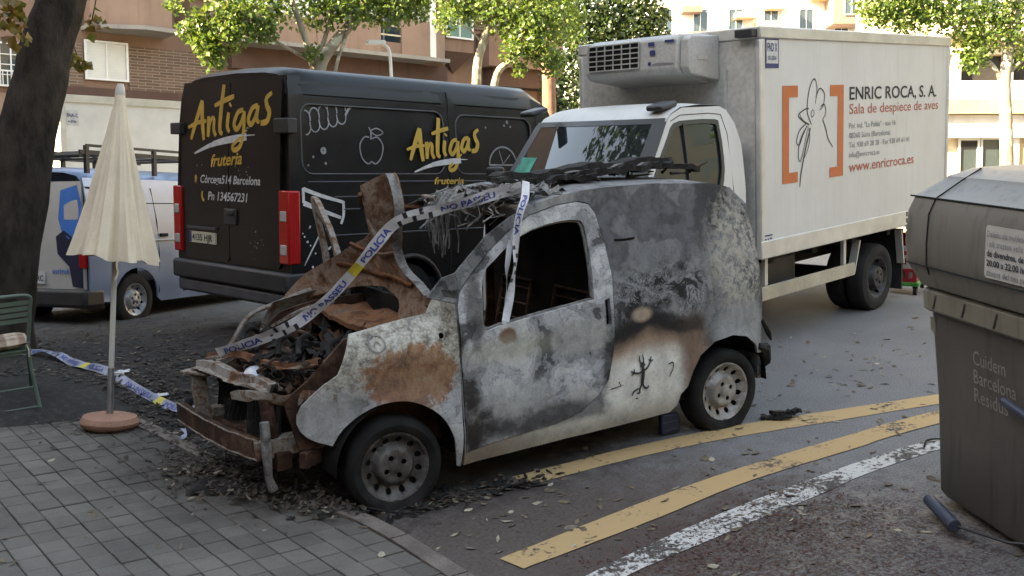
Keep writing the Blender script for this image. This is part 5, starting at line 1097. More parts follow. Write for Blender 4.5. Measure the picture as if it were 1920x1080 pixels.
def leaves(name, clumps, size, mat, parent, droop=.4):
    mb = MB(); V = mb.v; F = mb.f
    for c, rad, n in clumps:
        c = Vector(c); rad = Vector(rad) if hasattr(rad, '__len__') else Vector((rad,) * 3)
        for _ in range(n):
            d = Vector((random.gauss(0, 1), random.gauss(0, 1), random.gauss(0, 1))).normalized() * random.random() ** .45
            p = c + Vector((d.x * rad.x, d.y * rad.y, d.z * rad.z)); s = size * random.uniform(.6, 1.25)
            nrm = (Vector((random.gauss(0, .7), random.gauss(0, .7), random.uniform(.1, 1)))).normalized(); t = nrm.orthogonal().normalized(); t = (Matrix.Rotation(random.uniform(0, 6.28), 3, nrm) @ t); t = (t - Vector((0, 0, droop))).normalized(); b = nrm.cross(t).normalized(); nn = t.cross(b)
            k = len(V); f = s * .16
            V += [tuple(p), tuple(p + t * s * .42 + b * s * .52 + nn * f), tuple(p + t * s * .62 + b * s * .30 + nn * f * .5), tuple(p + t * s), tuple(p + t * s * .62 - b * s * .30 + nn * f * .5), tuple(p + t * s * .42 - b * s * .52 + nn * f)]
            F += [(k, k + 1, k + 2, k + 3), (k, k + 3, k + 4, k + 5)]
    return mb.build(name, mat, parent, fix=False)
def tree(name, label, base, limbs, clumps, leaf, size, bark, group=None, twigs=True):
    base = Vector(base); t = thing(name, label, 'tree', base, None, group); off = lambda p: tuple(Vector(p) - base)
    for k, (pts, r0, r1) in enumerate(limbs):
        P = [off(p) for p in spline(pts, 5)]; n = len(P); mb = MB()
        P = [(x + .03 * r0 * 4 * fbm(i * .3, k, 0, 1), y, z) for i, (x, y, z) in enumerate(P)]
        mb.tube(P, [r0 + (r1 - r0) * i / (n - 1) for i in range(n)], 10); mb.build('trunk' if k == 0 else 'branch', bark, t, smooth=True)
    if twigs:
        mb = MB(); ends = [Vector(off(q)) for pts, a, b in limbs for q in spline(pts, 4)[3:]]
        for c, rad, n in clumps:
            c = Vector(off(c)); e = min(ends, key=lambda q: (q - c).length)
            mid = e.lerp(c, .5) + Vector((0, 0, .15)); mb.tube(spline([tuple(e), tuple(mid), tuple(c)], 3), [.03, .026, .022, .018, .014, .01, .006], 5)
            rr = rad if not hasattr(rad, '__len__') else rad[0]
            for _ in range(4): mb.tube([c, c + Vector((random.gauss(0, .4), random.gauss(0, .4), random.gauss(0, .4))) * rr], [.008, .003], 4)
        mb.build('twigs', bark, t)['kind'] = 'stuff'
    leaves('crown', [(off(c), (r * 1.18 if size < .15 else r), int(n * 1.25 * (3.0 if size < .15 else 1))) for c, r, n in clumps], size, leaf, t); return t
random.seed(21)
# foreground street tree: trunk at the left edge, crown overhead
b0 = (-1.72, 4.2, .12)
limbs = [([(-1.72, 4.2, .0), (-1.66, 4.2, .6), (-1.52, 4.2, 1.3), (-1.25, 4.2, 2.28), (-1.06, 4.2, 2.9), (-.85, 4.2, 3.45), (-.5, 4.2, 4.4), (-.2, 4.15, 5.4), (0, 4.0, 6.6)], .31, .15),
         ([(-.5, 4.2, 4.4), (-1.4, 3.4, 5.6), (-2.6, 2.4, 6.8)], .15, .05), ([(-.2, 4.15, 5.4), (1.0, 3.2, 6.6), (2.4, 2.4, 7.6)], .14, .05), ([(-.3, 4.2, 5), (-.6, 5.4, 6.2), (-1.0, 6.6, 7.4)], .12, .04), ([(0, 4, 6.6), (.6, 4.2, 7.8), (1.0, 3.6, 9)], .14, .04)]
cl = []
for _ in range(46):
    d = Vector((random.gauss(0, 1), random.gauss(0, 1), random.gauss(0, .7))).normalized() * random.uniform(.35, 1)
    cl.append(((-.2 + d.x * 4.4, 3.6 + d.y * 4.2, 8.2 + d.z * 2.4), random.uniform(.7, 1.1), 120))
for _ in range(12): cl.append(((random.uniform(-4, 1), random.uniform(6.0, 9.5), random.uniform(6.6, 9.5)), random.uniform(.5, .9), 120))  # extra clumps out of view, added for the windscreen to reflect
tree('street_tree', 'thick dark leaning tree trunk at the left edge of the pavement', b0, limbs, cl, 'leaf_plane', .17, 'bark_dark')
sprig = [((-1.312, 3.782, 3.319), .17, 26), ((-1.262, 3.709, 3.092), .12, 16), ((-1.371, 3.786, 3.165), .1, 10), ((-0.599, 4.296, 3.268), .12, 16), ((-0.749, 4.309, 2.883), (.06, .06, .13), 14)]
tp = [o for o in bpy.data.objects if o.name == 'street_tree'][0]
leaves('low_sprig', [(tuple(Vector(c) - Vector(b0)), r, n) for c, r, n in sprig], .10, 'leaf_autumn', tp)['kind'] = 'stuff'
mb = MB()
for c, e in (((-1.312, 3.782, 3.319), (-1.041, 4.410, 3.746)), ((-1.262, 3.709, 3.092), (-1.235, 4.274, 3.675)), ((-0.599, 4.296, 3.268), (-0.413, 4.542, 3.884)), ((-0.749, 4.309, 2.883), (-0.775, 4.858, 3.223))): mb.tube(spline([tuple(Vector(e) - Vector(b0)), tuple((Vector(e) + Vector(c)) / 2 - Vector(b0) + Vector((.02, 0, .03))), tuple(Vector(c) - Vector(b0))], 3), .006, 5)
mb.build('twigs', 'bark_dark', tp)['kind'] = 'stuff'
# plane trees across the street
def V3(*a): return Vector(a)
tree('plane_tree', 'slender pale-barked tree forking above the roof of the black van', (4.010, 11.334, 1.354),
     [([(4.010, 11.334, 1.354), (4.103, 11.478, 2.382), (4.245, 11.567, 3.268), (4.525, 11.484, 3.676), (4.987, 11.542, 4.148), (5.273, 11.594, 4.671), (5.539, 11.836, 5.509)], .14, .06), ([(4.177, 11.526, 2.848), (4.134, 11.650, 3.367), (3.978, 11.612, 3.916), (3.861, 11.659, 4.419), (3.773, 11.733, 5.144)], .07, .03), ([(4.160, 11.612, 3.244), (4.345, 11.589, 3.685), (4.489, 11.577, 4.054), (4.618, 11.628, 4.705)], .05, .025), ([(4.058, 11.704, 3.418), (3.588, 11.550, 3.638), (3.131, 11.514, 3.903), (2.691, 11.474, 4.202)], .035, .014), ([(4.408, 11.407, 2.931), (4.514, 11.421, 3.320), (4.785, 11.394, 3.992), (4.953, 11.431, 4.688)], .035, .02)],
     [((2.368, 11.519, 3.464), .22, 60), ((2.285, 11.619, 3.734), .25, 70), ((2.648, 11.431, 3.849), .3, 90), ((3.044, 11.480, 4.075), .35, 110), ((2.658, 11.502, 4.248), .3, 70), ((3.314, 11.517, 3.859), .2, 40), ((2.246, 11.702, 4.047), .2, 36), ((2.037, 11.799, 3.925), .15, 20), ((1.937, 11.944, 4.373), .2, 30), ((3.581, 11.669, 4.235), .25, 50), ((4.371, 11.692, 4.295), .35, 80), ((4.784, 11.458, 4.321), .4, 120), ((5.362, 11.606, 4.394), .4, 120), ((5.684, 11.399, 4.282), .35, 80), ((6.074, 11.308, 4.372), .3, 70), ((4.080, 11.471, 3.493), .15, 16), ((4.107, 11.947, 4.825), .8, 200), ((5.109, 11.394, 4.962), .9, 260), ((2.894, 11.973, 4.971), .7, 180), ((5.939, 11.388, 4.989), .7, 160)], 'leaf_plane', .09, 'bark_plane', 'plane trees across the street')
tree('plane_tree', 'leafy sunlit tree with two thin pale stems right of the lamp', (8.427, 13.397, 1.009),
     [([(8.327, 13.456, 1.014), (8.518, 13.676, 2.727), (8.656, 13.750, 3.524), (8.912, 13.721, 4.142), (9.132, 13.702, 4.705), (9.400, 13.733, 5.667)], .12, .05), ([(8.527, 13.339, 1.004), (8.902, 13.506, 2.994), (9.227, 13.403, 3.437), (9.568, 13.269, 3.764), (9.994, 13.140, 4.374), (10.270, 13.177, 5.393)], .09, .04)],
     [((8.826, 13.871, 4.663), .45, 120), ((9.303, 13.557, 4.466), .5, 190), ((9.503, 13.135, 4.089), .45, 170), ((9.701, 12.941, 3.681), .35, 130), ((9.096, 13.049, 3.636), .25, 60), ((10.094, 13.081, 4.369), .5, 190), ((8.519, 14.040, 4.621), .35, 80), ((7.948, 13.843, 4.315), .25, 40), ((8.341, 14.179, 4.803), .4, 80), ((10.068, 12.897, 3.336), .25, 60), ((9.494, 13.589, 5.203), .9, 260), ((8.511, 14.189, 5.368), .8, 180), ((10.292, 13.120, 5.162), .7, 200), ((9.300, 13.090, 3.246), .15, 20)], 'leaf_plane', .095, 'bark_plane', 'plane trees across the street')
tree('plane_tree', 'straight reddish trunk at the corner of the brown building', (11.829, 16.058, 0.716),
     [([(11.853, 16.044, 0.715), (12.078, 16.304, 2.739), (12.180, 16.480, 3.955), (12.352, 16.614, 5.168), (12.574, 16.797, 6.785)], .19, .13), ([(12.187, 16.450, 3.819), (12.545, 16.396, 4.615), (12.972, 16.354, 5.679)], .06, .03)],
     [((12.696, 16.359, 4.879), .5, 120), ((12.123, 16.722, 5.044), .4, 90), ((12.508, 16.731, 6.245), 1.2, 240), ((12.748, 16.224, 4.333), .35, 70)], 'leaf_plane', .105, 'bark_red', 'plane trees across the street')
tree('plane_tree', 'dense dark green tree filling the gap left of the white truck', (17.374, 22.120, 0.195),
     [([(17.374, 22.120, 0.195), (17.729, 22.424, 2.838), (18.069, 22.567, 4.596), (18.483, 22.734, 6.704)], .2, .08), ([(17.840, 22.462, 3.365), (17.409, 22.886, 4.275), (17.231, 23.197, 5.348)], .09, .04), ([(17.942, 22.539, 4.070), (18.729, 22.247, 4.917), (19.278, 22.061, 5.599)], .08, .03)],
     [((16.993, 22.960, 3.409), .8, 200), ((17.116, 22.717, 2.515), .8, 200), ((16.819, 22.788, 1.998), .7, 160), ((17.431, 22.908, 4.451), .8, 210), ((18.112, 22.610, 4.948), .9, 260), ((18.849, 22.245, 5.266), .9, 260), ((19.455, 21.871, 5.146), .7, 200), ((19.709, 21.636, 4.689), .45, 100), ((18.510, 22.273, 4.396), .7, 170), ((17.912, 22.898, 5.846), .9, 240), ((19.310, 22.093, 5.863), .8, 220), ((18.813, 22.574, 6.865), 1.4, 260), ((19.259, 21.799, 4.180), .5, 110), ((17.407, 23.127, 5.517), .7, 160), ((20.027, 21.586, 5.383), .3, 50)], 'leaf_dark', .14, 'bark_plane', 'plane trees across the street')
tree('plane_tree', 'bright sunlit tree in front of the cream building on the right', (20.010, 8.795, -0.269),
     [([(19.948, 8.734, -0.767), (20.109, 8.894, 0.540), (20.217, 9.035, 1.599), (20.302, 9.154, 2.472), (20.459, 9.207, 3.215), (20.729, 9.217, 4.079), (20.976, 9.289, 5.193)], .17, .10), ([(20.305, 9.140, 2.409), (20.116, 9.348, 2.920), (19.861, 9.559, 3.246), (19.448, 9.922, 3.894), (18.980, 10.318, 4.544)], .07, .03), ([(20.365, 9.165, 2.719), (20.708, 9.024, 3.015), (21.143, 8.853, 3.431)], .06, .03)],
     [((17.869, 10.935, 4.413), .4, 120), ((18.289, 10.664, 4.266), .45, 150), ((18.717, 10.401, 4.181), .45, 150), ((18.545, 10.574, 4.566), .5, 150), ((19.237, 10.143, 4.405), .5, 140), ((19.564, 9.866, 3.950), .45, 120), ((19.837, 9.621, 3.498), .4, 130), ((20.131, 9.569, 4.109), .5, 140), ((19.737, 9.607, 3.127), .3, 70), ((20.520, 9.267, 3.713), .4, 110), ((20.706, 9.279, 4.330), .5, 130), ((20.731, 9.047, 3.202), .3, 60), ((18.171, 10.891, 5.086), .8, 220), ((19.492, 10.138, 5.144), 1.0, 260), ((20.704, 9.449, 5.207), 1.0, 220)], 'leaf_plane', .10, 'bark_plane', 'plane trees across the street')
# ------------------------------------------------------------------ buildings
def stucco(name, c, var=.1, sc=1.2):
    k = NT(name); p = k.co(); n = k.noise(p, sc, 6, .6); st = k.noise(k.vmath('MULTIPLY', p, (3, 3, .35)), 1.5, 4)
    col = k.ramp(n, [(.3, tuple(x * (1 - var) for x in c)), (.7, tuple(x * (1 + var) for x in c))]); col = k.mix(k.math('MULTIPLY', k.smooth(st, .5, .75), .35), col, tuple(x * .6 for x in c)); k.bump(k.noise(p, 60, 4), .25, .006); M[name] = k.done(col, .9, 0, .25)
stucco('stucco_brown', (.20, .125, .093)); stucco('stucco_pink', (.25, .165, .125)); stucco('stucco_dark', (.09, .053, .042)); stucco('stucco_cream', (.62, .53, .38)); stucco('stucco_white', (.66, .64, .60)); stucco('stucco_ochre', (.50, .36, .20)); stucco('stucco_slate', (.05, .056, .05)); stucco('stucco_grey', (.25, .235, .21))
def mat_brick():
    k = NT('brick'); p = k.co(); X, Y, Z = k.sep(p); c = k.n('ShaderNodeCombineXYZ'); k.put(c.inputs[0], X); k.put(c.inputs[1], Z)
    b = k.n('ShaderNodeTexBrick'); k.put(b.inputs['Vector'], c.outputs[0]); b.inputs['Color1'].default_value = (.16, .10, .072, 1); b.inputs['Color2'].default_value = (.105, .066, .048, 1); b.inputs['Mortar'].default_value = (.22, .18, .145, 1)
    b.inputs['Scale'].default_value = 1; b.inputs['Brick Width'].default_value = .42; b.inputs['Row Height'].default_value = .085; b.inputs['Mortar Size'].default_value = .012; k.bump(b.outputs['Fac'], -.5, .01); M['brick'] = k.done(b.outputs['Color'], .9, 0, .2)
mat_brick()
simple('frame_white', (.62, .62, .60), .5, var=.05); simple('blind', (.56, .57, .54), .7, var=.05, scale=2); mat_glass('pane', (.03, .045, .05)); mat_glass('pane_green', (.10, .17, .15)); simple('rail_metal', (.42, .38, .28), .5, .2, var=.1); simple('dark_room', (.02, .018, .016), .9, var=.2)
HB = 2.2    # storey heights below are above this base line
X8 = axes((0.987167, 0.13479, -0.085633), (-0.139028, 0.989238, -0.045601), (0.078565, 0.056921, 0.995283))
lb = thing('apartment_building', 'brown apartment block with jutting bays and balconies behind the vans', 'building', CAM + X8 @ Vector((0, 30, -HB)), X8)
def fbox(par, name, mat, u0, u1, o0, o1, h0, h1, bevel=0): mb = MB(); mb.bx(u0, u1, -o1, -o0, h0 + HB, h1 + HB); return mb.build(name, mat, par, bevel=bevel)
def window(par, u0, u1, h0, h1, o, pane='pane', frame='frame_white', cols=2, rows=1, t=.06, blind=False):
    w_ = fbox(par, 'window', pane if not blind else 'blind', u0, u1, o - .04, o, h0, h1); mb = MB(); y0, y1 = -(o + .05), -o
    for a, b in ((u0 - t, u0), (u1, u1 + t)): mb.bx(a, b, y0, y1, h0 - t + HB, h1 + t + HB)
    for a, b in ((h0 - t, h0), (h1, h1 + t)): mb.bx(u0, u1, y0, y1, a + HB, b + HB)
    for c in range(1, cols): u = u0 + (u1 - u0) * c / cols; mb.bx(u - t * .35, u + t * .35, y0 + .008, y1, h0 + HB, h1 + HB)
    for c in range(1, rows): h = h0 + (h1 - h0) * c / rows; mb.bx(u0, u1, y0 + .016, y1, h - t * .25 + HB, h + t * .25 + HB)
    mb.build('frame', frame, w_); return w_
def facet(par, name, mat, plan, h0, h1):    # prism from a plan polygon (u, out)
    mb = MB(); mb.prism(plan, lambda u, o: (u, -o, h0 + HB), lambda u, o: (u, -o, h1 + HB)); return mb.build(name, mat, par)
fbox(lb, 'wall', 'stucco_brown', -36, 26.2, -8, 0, -HB - 1, 14)
fbox(lb, 'brick_panel', 'brick', 9.62, 12.4, 0.0, .05, 2.2, 4.75); fbox(lb, 'brick_panel', 'brick', 7.0, 8.36, 0, .05, 2.2, 4.7); fbox(lb, 'brick_panel', 'brick', 21.7, 24.9, 0, .05, 6.5, 11)
fbox(lb, 'string_course', 'stucco_dark', 6.9, 12.5, 0, .09, 2.9, 3.5); fbox(lb, 'string_course', 'stucco_pink', 5.0, 7.0, 0, .12, 2.6, 3.2)
window(lb, 8.46, 9.54, 3.78, 4.76, .06, blind=True, cols=2)
mb = MB()
for k in range(12): mb.bx(8.47, 9.53, -.072, -.062, 3.80 + .08 * k + HB, 3.865 + .08 * k + HB)
mb.build('blind_slat', 'blind', lb)
w_ = window(lb, 5.95, 6.78, 3.42, 4.50, .06, cols=3, rows=4, t=.05)
mb = MB(); mb.bx(5.5, 6.95, -.28, -.25, 3.75 + HB, 3.79 + HB); mb.bx(5.5, 6.95, -.28, -.25, 3.36 + HB, 3.40 + HB)
for k in range(13): u = 5.55 + .115 * k; mb.bx(u, u + .02, -.275, -.255, 3.40 + HB, 3.75 + HB)
mb.build('window_railing', 'frame_white', lb)
window(lb, 6.0, 8.0, 6.15, 7.2, .06, cols=4)
# left bay
facet(lb, 'bay', 'stucco_pink', [(8.45, 0), (8.45, .55), (9.75, 1.15), (10.55, 1.05), (10.55, 0)], 5.18, 9.5)
facet(lb, 'bay_soffit', 'stucco_grey', [(8.35, 0), (8.35, .6), (9.75, 1.25), (10.68, 1.12), (10.68, 0)], 5.06, 5.175)
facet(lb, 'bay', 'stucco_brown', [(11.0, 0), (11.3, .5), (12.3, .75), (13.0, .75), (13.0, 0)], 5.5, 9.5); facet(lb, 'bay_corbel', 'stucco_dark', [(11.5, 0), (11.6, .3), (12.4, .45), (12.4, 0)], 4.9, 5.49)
window(lb, 11.4, 13.2, 6.28, 7.3, .78, pane='pane_green', cols=4)
# long balcony with its parapets
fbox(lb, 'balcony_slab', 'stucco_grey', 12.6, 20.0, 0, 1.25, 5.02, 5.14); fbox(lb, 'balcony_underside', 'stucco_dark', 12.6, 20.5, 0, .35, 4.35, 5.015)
facet(lb, 'bay', 'stucco_white', [(13.7, 0), (13.9, 1.05), (14.9, 1.22), (14.9, 0)], 5.38, 9.5);  # white stucco here paints the sunlit face of the bay
fbox(lb, 'parapet', 'stucco_pink', 12.7, 15.0, 1.08, 1.22, 5.145, 5.95); fbox(lb, 'parapet', 'stucco_pink', 15.02, 17.3, 1.08, 1.22, 5.145, 6.2); fbox(lb, 'parapet', 'stucco_pink', 18.1, 19.5, 1.08, 1.22, 5.145, 6.3); fbox(lb, 'parapet', 'stucco_brown', 17.3, 18.1, 1.02, 1.18, 5.145, 5.5)
facet(lb, 'parapet_end', 'stucco_pink', [(19.45, 0), (19.45, 1.22), (20.1, .8), (20.1, 0)], 5.0, 6.35); facet(lb, 'pier', 'stucco_white', [(19.25, 0), (19.2, 1.28), (19.44, 1.24), (19.44, 0)], 5.14, 8)  # white pier paints the strip of sun at the balcony corner
mb = MB(); 
for a, b, h in ((15.02, 17.3, 6.42), (17.3, 19.2, 6.5), (15.02, 17.3, 6.30), (17.3, 18.1, 6.0), (17.3, 18.1, 5.7)): mb.bx(a, b, -1.18, -1.13, h + HB, h + .05 + HB)
for u in (15.1, 15.9, 16.6, 17.28, 18.1, 19.1): mb.bx(u, u + .05, -1.175, -1.135, 5.5 + HB, 6.5 + HB)
mb.build('balcony_rail', 'rail_metal', lb)
for a, b in ((15.1, 16.9), (17.3, 18.9)): fbox(lb, 'recess_shade', 'dark_room', a, b, 0, .03, 5.2, 7.6)  # near-black panel paints the shade of the recess behind the balcony
window(lb, 15.3, 16.6, 5.4, 7.4, .05, cols=2, frame='rail_metal'); window(lb, 17.4, 18.8, 5.4, 7.4, .05, cols=2, frame='rail_metal')
# window bay with a pointed foot
facet(lb, 'window_bay', 'stucco_brown', [(20.1, 0), (20.25, .5), (21.5, .55), (21.6, 0)], 5.55, 9.5)
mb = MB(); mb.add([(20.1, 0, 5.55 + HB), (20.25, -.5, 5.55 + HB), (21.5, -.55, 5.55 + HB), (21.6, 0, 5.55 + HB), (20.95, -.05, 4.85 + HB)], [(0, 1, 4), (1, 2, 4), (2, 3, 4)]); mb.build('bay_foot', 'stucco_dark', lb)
window(lb, 20.35, 21.4, 6.05, 6.95, .57, pane='pane_green', cols=2)
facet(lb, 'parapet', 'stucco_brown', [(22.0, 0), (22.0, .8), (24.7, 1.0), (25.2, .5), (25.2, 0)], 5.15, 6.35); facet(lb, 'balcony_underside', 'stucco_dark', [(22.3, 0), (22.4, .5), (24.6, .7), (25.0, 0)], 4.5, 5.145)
mb = MB(); mb.bx(22.0, 24.8, -.95, -.90, 6.55 + HB, 6.6 + HB); mb.build('balcony_rail', 'rail_metal', lb); facet(lb, 'corner_pier', 'stucco_pink', [(24.9, 0), (25.0, .35), (25.9, .35), (26.1, 0)], 2.5, 12)
for k in range(5): window(lb, 12.9 + 2.4 * k, 14.4 + 2.4 * k, 1.5, 3.6, .05, cols=2, frame='rail_metal')
# street lamp
la = thing('street_lamp', 'white street lamp with a short arm above the black van roof', 'lamp', (5.281, 11.312, -1.022), level(.0)); sc_ = 19 / 1900
mb = MB(); mb.tube([(0, 0, 0), (0, 0, 2.0), (0, 0, 4.0)], [.06, .045, .035], 10); mb.tube(spline([(0, 0, 4.0), (-.02, 0, 4.42), (-.06, 0, 4.62), (-.2, 0, 4.70)], 4), .032, 8); mb.build('post', 'white_metal', la, smooth=True)
mb = MB(); mb.prism([(-.5, 0), (-.46, .06), (-.14, .075), (-.12, .0), (-.46, -.025)], lambda x, z: (x, -.07, z + 4.68), lambda x, z: (x, .07, z + 4.68)); mb.build('lamp_head', 'white_metal', la, bevel=.012)
# cream building on the right, white block far behind
YR = level(R(-30))
rb = thing('corner_building', 'sunlit cream building with a ground floor shop on the right', 'building', CAM + YR @ Vector((0, 30, -HB)), YR)
fbox(rb, 'wall', 'stucco_cream', 12.2, 30, -6, 0, -HB - 1, 16)
fbox(rb, 'cornice', 'stucco_ochre', 12.2, 30, 0, .5, 2.72, 3.12); fbox(rb, 'awning_band', 'stucco_white', 12.2, 30, 0, .3, 2.05, 2.70); fbox(rb, 'sill_band', 'stucco_cream', 12.2, 30, 0, .22, 4.45, 4.62)
fbox(rb, 'opening', 'dark_room', 13.25, 14.45, 0, .012, 3.72, 4.42); fbox(rb, 'opening', 'dark_room', 14.75, 15.6, 0, .012, 3.6, 4.42); fbox(rb, 'pier', 'stucco_white', 12.95, 13.2, 0, .2, 3.12, 4.45); fbox(rb, 'pier', 'stucco_white', 14.48, 14.72, 0, .2, 3.12, 4.45); fbox(rb, 'parapet', 'stucco_white', 12.9, 16, .2, .35, 3.12, 3.68)
window(rb, 13.30, 13.80, 1.05, 1.98, .05, cols=1, rows=1, t=.07); window(rb, 13.95, 14.65, .9, 2.0, .05, cols=1, t=.05); fbox(rb, 'transom', 'dark_room', 13.35, 13.78, .06, .08, 1.80, 1.95); fbox(rb, 'shop_pier', 'stucco_white', 14.72, 15.0, 0, .15, -2, 2.05); fbox(rb, 'shop_panel', 'stucco_ochre', 15.05, 16.5, 0, .08, .6, 1.9)
for k in range(4): window(rb, 13.2 + 2.2 * k, 14.3 + 2.2 * k, 5.6, 7.2, .05, cols=2)
window(rb, 16.7, 18, .9, 2.0, .05, cols=2); fbox(rb, 'balcony_slab', 'stucco_white', 12.6, 17, 0, .9, 5.0, 5.15)
fb = thing('far_building', 'washed-out white block with small balconies above the truck', 'building', CAM + YR @ Vector((0, 70, -HB)), YR)
fbox(fb, 'wall', 'stucco_white', 9.5, 27, -8, 0, -HB - 3, 24)
for u, h, mt in ((11.8, 13.6, 'stucco_pink'), (12.2, 11.9, 'stucco_pink'), (15.4, 13.2, 'stucco_ochre'), (16.8, 12.6, 'stucco_ochre'), (17.4, 13.8, 'stucco_cream'), (20.5, 14.4, 'stucco_ochre'), (22.4, 13.2, 'stucco_pink')): fbox(fb, 'balcony', mt, u, u + 1.3, 0, 1.0, h - .4, h)
for k in range(7):
    for j in range(4): window(fb, 10.3 + 2.4 * k, 11.2 + 2.4 * k, 12.0 + 3 * j, 13.5 + 3 * j, .05, cols=2)
facet(fb, 'gable_block', 'stucco_pink', [(21.6, 0), (21.6, 2), (25.6, 2), (25.6, 0)], 12.2, 15.5); fbox(fb, 'eave', 'stucco_ochre', 20.8, 26, 0, 2.6, 15.0, 15.3)
window(fb, 22.3, 23.2, 12.8, 13.9, 2.05, cols=2)
# unseen block added at the left to keep this corner in shade
nb = thing('shade_building', 'unseen brick-coloured block on the left, added to shade the corner', 'building', (-13, -6, 0))
mb = MB(); mb.bx(-10, 0, -18, 18.4, -1, 15.6); mb.build('wall', 'stucco_dark', nb)
for j in range(4):
    for k in range(11): mb = MB(); mb.bx(.0, .04, -16.5 + 3.2 * k, -15.1 + 3.2 * k, 1.5 + 3.2 * j, 3.3 + 3.2 * j); mb.build('window', 'pane', nb)
mb = MB(); mb.bx(-10.3, .3, -18.3, 18.7, 15.6, 16); mb.build('roof', 'stucco_grey', nb)

# unseen house front and trees, put in to darken the glass reflections
ob = thing('opposite_building', 'unseen ochre house front behind the viewpoint', 'building', (0, -24, 0))
mb = MB(); mb.bx(-30, 34, -9, 0, -1, 14); mb.build('wall', 'stucco_ochre', ob)
for j in range(4):
    for k in range(16): mb = MB(); mb.bx(-28 + 3.9 * k, -26.6 + 3.9 * k, .0, .05, 1.2 + 3.2 * j, 3.1 + 3.2 * j); mb.build('window', 'pane', ob)
for k, (x, y, lb_) in enumerate(((13.5, -1.2, 'round-crowned unseen tree beyond the waste container, added for reflections'), (20.5, -2.6, 'round-crowned unseen tree farther along the street, added for reflections'), (7, -12, 'round-crowned unseen tree behind the viewpoint, added for reflections'))):
    cl = []
    for _ in range(26):
        d = Vector((random.gauss(0, 1), random.gauss(0, 1), random.gauss(0, .8))).normalized() * random.uniform(.3, 1); cl.append(((x + d.x * 2.6, y + d.y * 2.6, 5.6 + d.z * 2.2), random.uniform(.6, .95), 70))
    tree('reflected_tree', lb_, (x, y, 0), [([(x, y, -.1), (x + .1, y, 2), (x, y + .1, 4), (x, y, 6)], .2, .09), ([(x, y, 3.4), (x + 1, y + .5, 5), (x + 1.6, y + .8, 6.2)], .09, .03), ([(x, y, 3.4), (x - 1, y - .3, 5), (x - 1.7, y - .2, 6)], .09, .03)], cl, 'leaf_plane', .24, 'bark_plane', 'unseen trees added for reflections')

eb = thing('reflected_building', 'unseen tall block on the right, added for reflections', 'building', (42, -8, -1))  # unseen dark block, added for the truck's side window to reflect
mb = MB(); mb.bx(0, 9, -22, 20, -1, 15); mb.build('wall', 'stucco_slate', eb)
for j in range(4):
    for k in range(11): mb = MB(); mb.bx(-.05, .0, -20.5 + 3.7 * k, -19 + 3.7 * k, 1.4 + 3.3 * j, 3.2 + 3.3 * j); mb.build('window', 'pane', eb)
# ------------------------------------------------------------------ police tape, debris, litter
simple('tape_white', (.52, .52, .54), .5, var=.15, scale=8); simple('tape_yellow', (.50, .42, .05), .5, var=.1); simple('tape_blue', (.03, .055, .26), .5, var=.1); simple('tape_black', (.02, .02, .025), .5, var=.1); simple('tape_dirty', (.27, .29, .37), .6, var=.35, scale=6)
def tape(label, pts, sides, width, lettering=True, base='tape_white', start=.05, twist=.0, flip=1):
    P = [Vector(p) for p in spline(pts, 8)]; S = [Vector(p).normalized() for p in spline(sides, 8)]; n = len(P)
    L = [0]
    for a, b in zip(P, P[1:]): L.append(L[-1] + (b - a).length)
    def f(s, t, d=0):
        s = max(0, min(L[-1] - 1e-6, s))
        i = max(k for k in range(n - 1) if L[k] <= s) if s > 0 else 0
        u = (s - L[i]) / max(1e-9, L[i + 1] - L[i]); p = P[i].lerp(P[i + 1], u); tg = (P[i + 1] - P[i]).normalized(); sd = S[i].lerp(S[i + 1], u); sd = (sd - tg * sd.dot(tg)).normalized(); nn = tg.cross(sd) * flip
        p = p + nn * (.012 * math.sin(s * 13) * math.sin(t * 2.2 + s * 5) + .006 * fbm(s * 4, t, 3, 2))
        return tuple(p + sd * (t * width) + nn * d)
    def strip(s0, s1, t0, t1, d, mb):
        k = max(1, int((s1 - s0) / .03)); vs = []
        for i in range(k + 1):
            for j in range(3): vs.append(f(s0 + (s1 - s0) * i / k, t0 + (t1 - t0) * j / 2, d))
        mb.add(vs, [(3 * i + j, 3 * i + j + 1, 3 * i + j + 4, 3 * i + j + 3) for i in range(k) for j in range(2)])
    mb = MB(); strip(0, L[-1], -.5, .5, 0, mb); o = mb.build('police_tape', base, None, fix=False); tag(o, label, 'tape', 'police tape on and around the burnt van')
    if lettering:
        s = start; k = 0
        my = MB(); mk = MB(); has = [0, 0]
        while s < L[-1] - .12:
            if k % 4 == 3: strip(s, min(s + .075, L[-1]), -.5, .5, .0022, my); has[0] = 1; s += .10
            elif k % 4 == 1:
                for q in range(5):
                    if s + .05 * q + .025 < L[-1]: strip(s + .05 * q, s + .05 * q + .025, -.5 + .5 * (q % 2), .0 + .5 * (q % 2), .0022, mk); has[1] = 1
                s += .28
            else:
                w_ = .26 if k % 4 == 0 else .34
                if s + w_ > L[-1]: break
                text('tape_lettering', 'POLICIA' if k % 4 == 0 else 'NO PASSEU', lambda u, v: f(s + u, v - .3, .0025), 'tape_blue', o, size=.78, width=w_, bold=.03); s += w_ + .06
            k += 1
        if has[0]: my.build('yellow_block', 'tape_yellow', o, fix=False)
        if has[1]: mk.build('check_block', 'tape_black', o, fix=False)
    return o
zz = (-.1, -.25, 1)
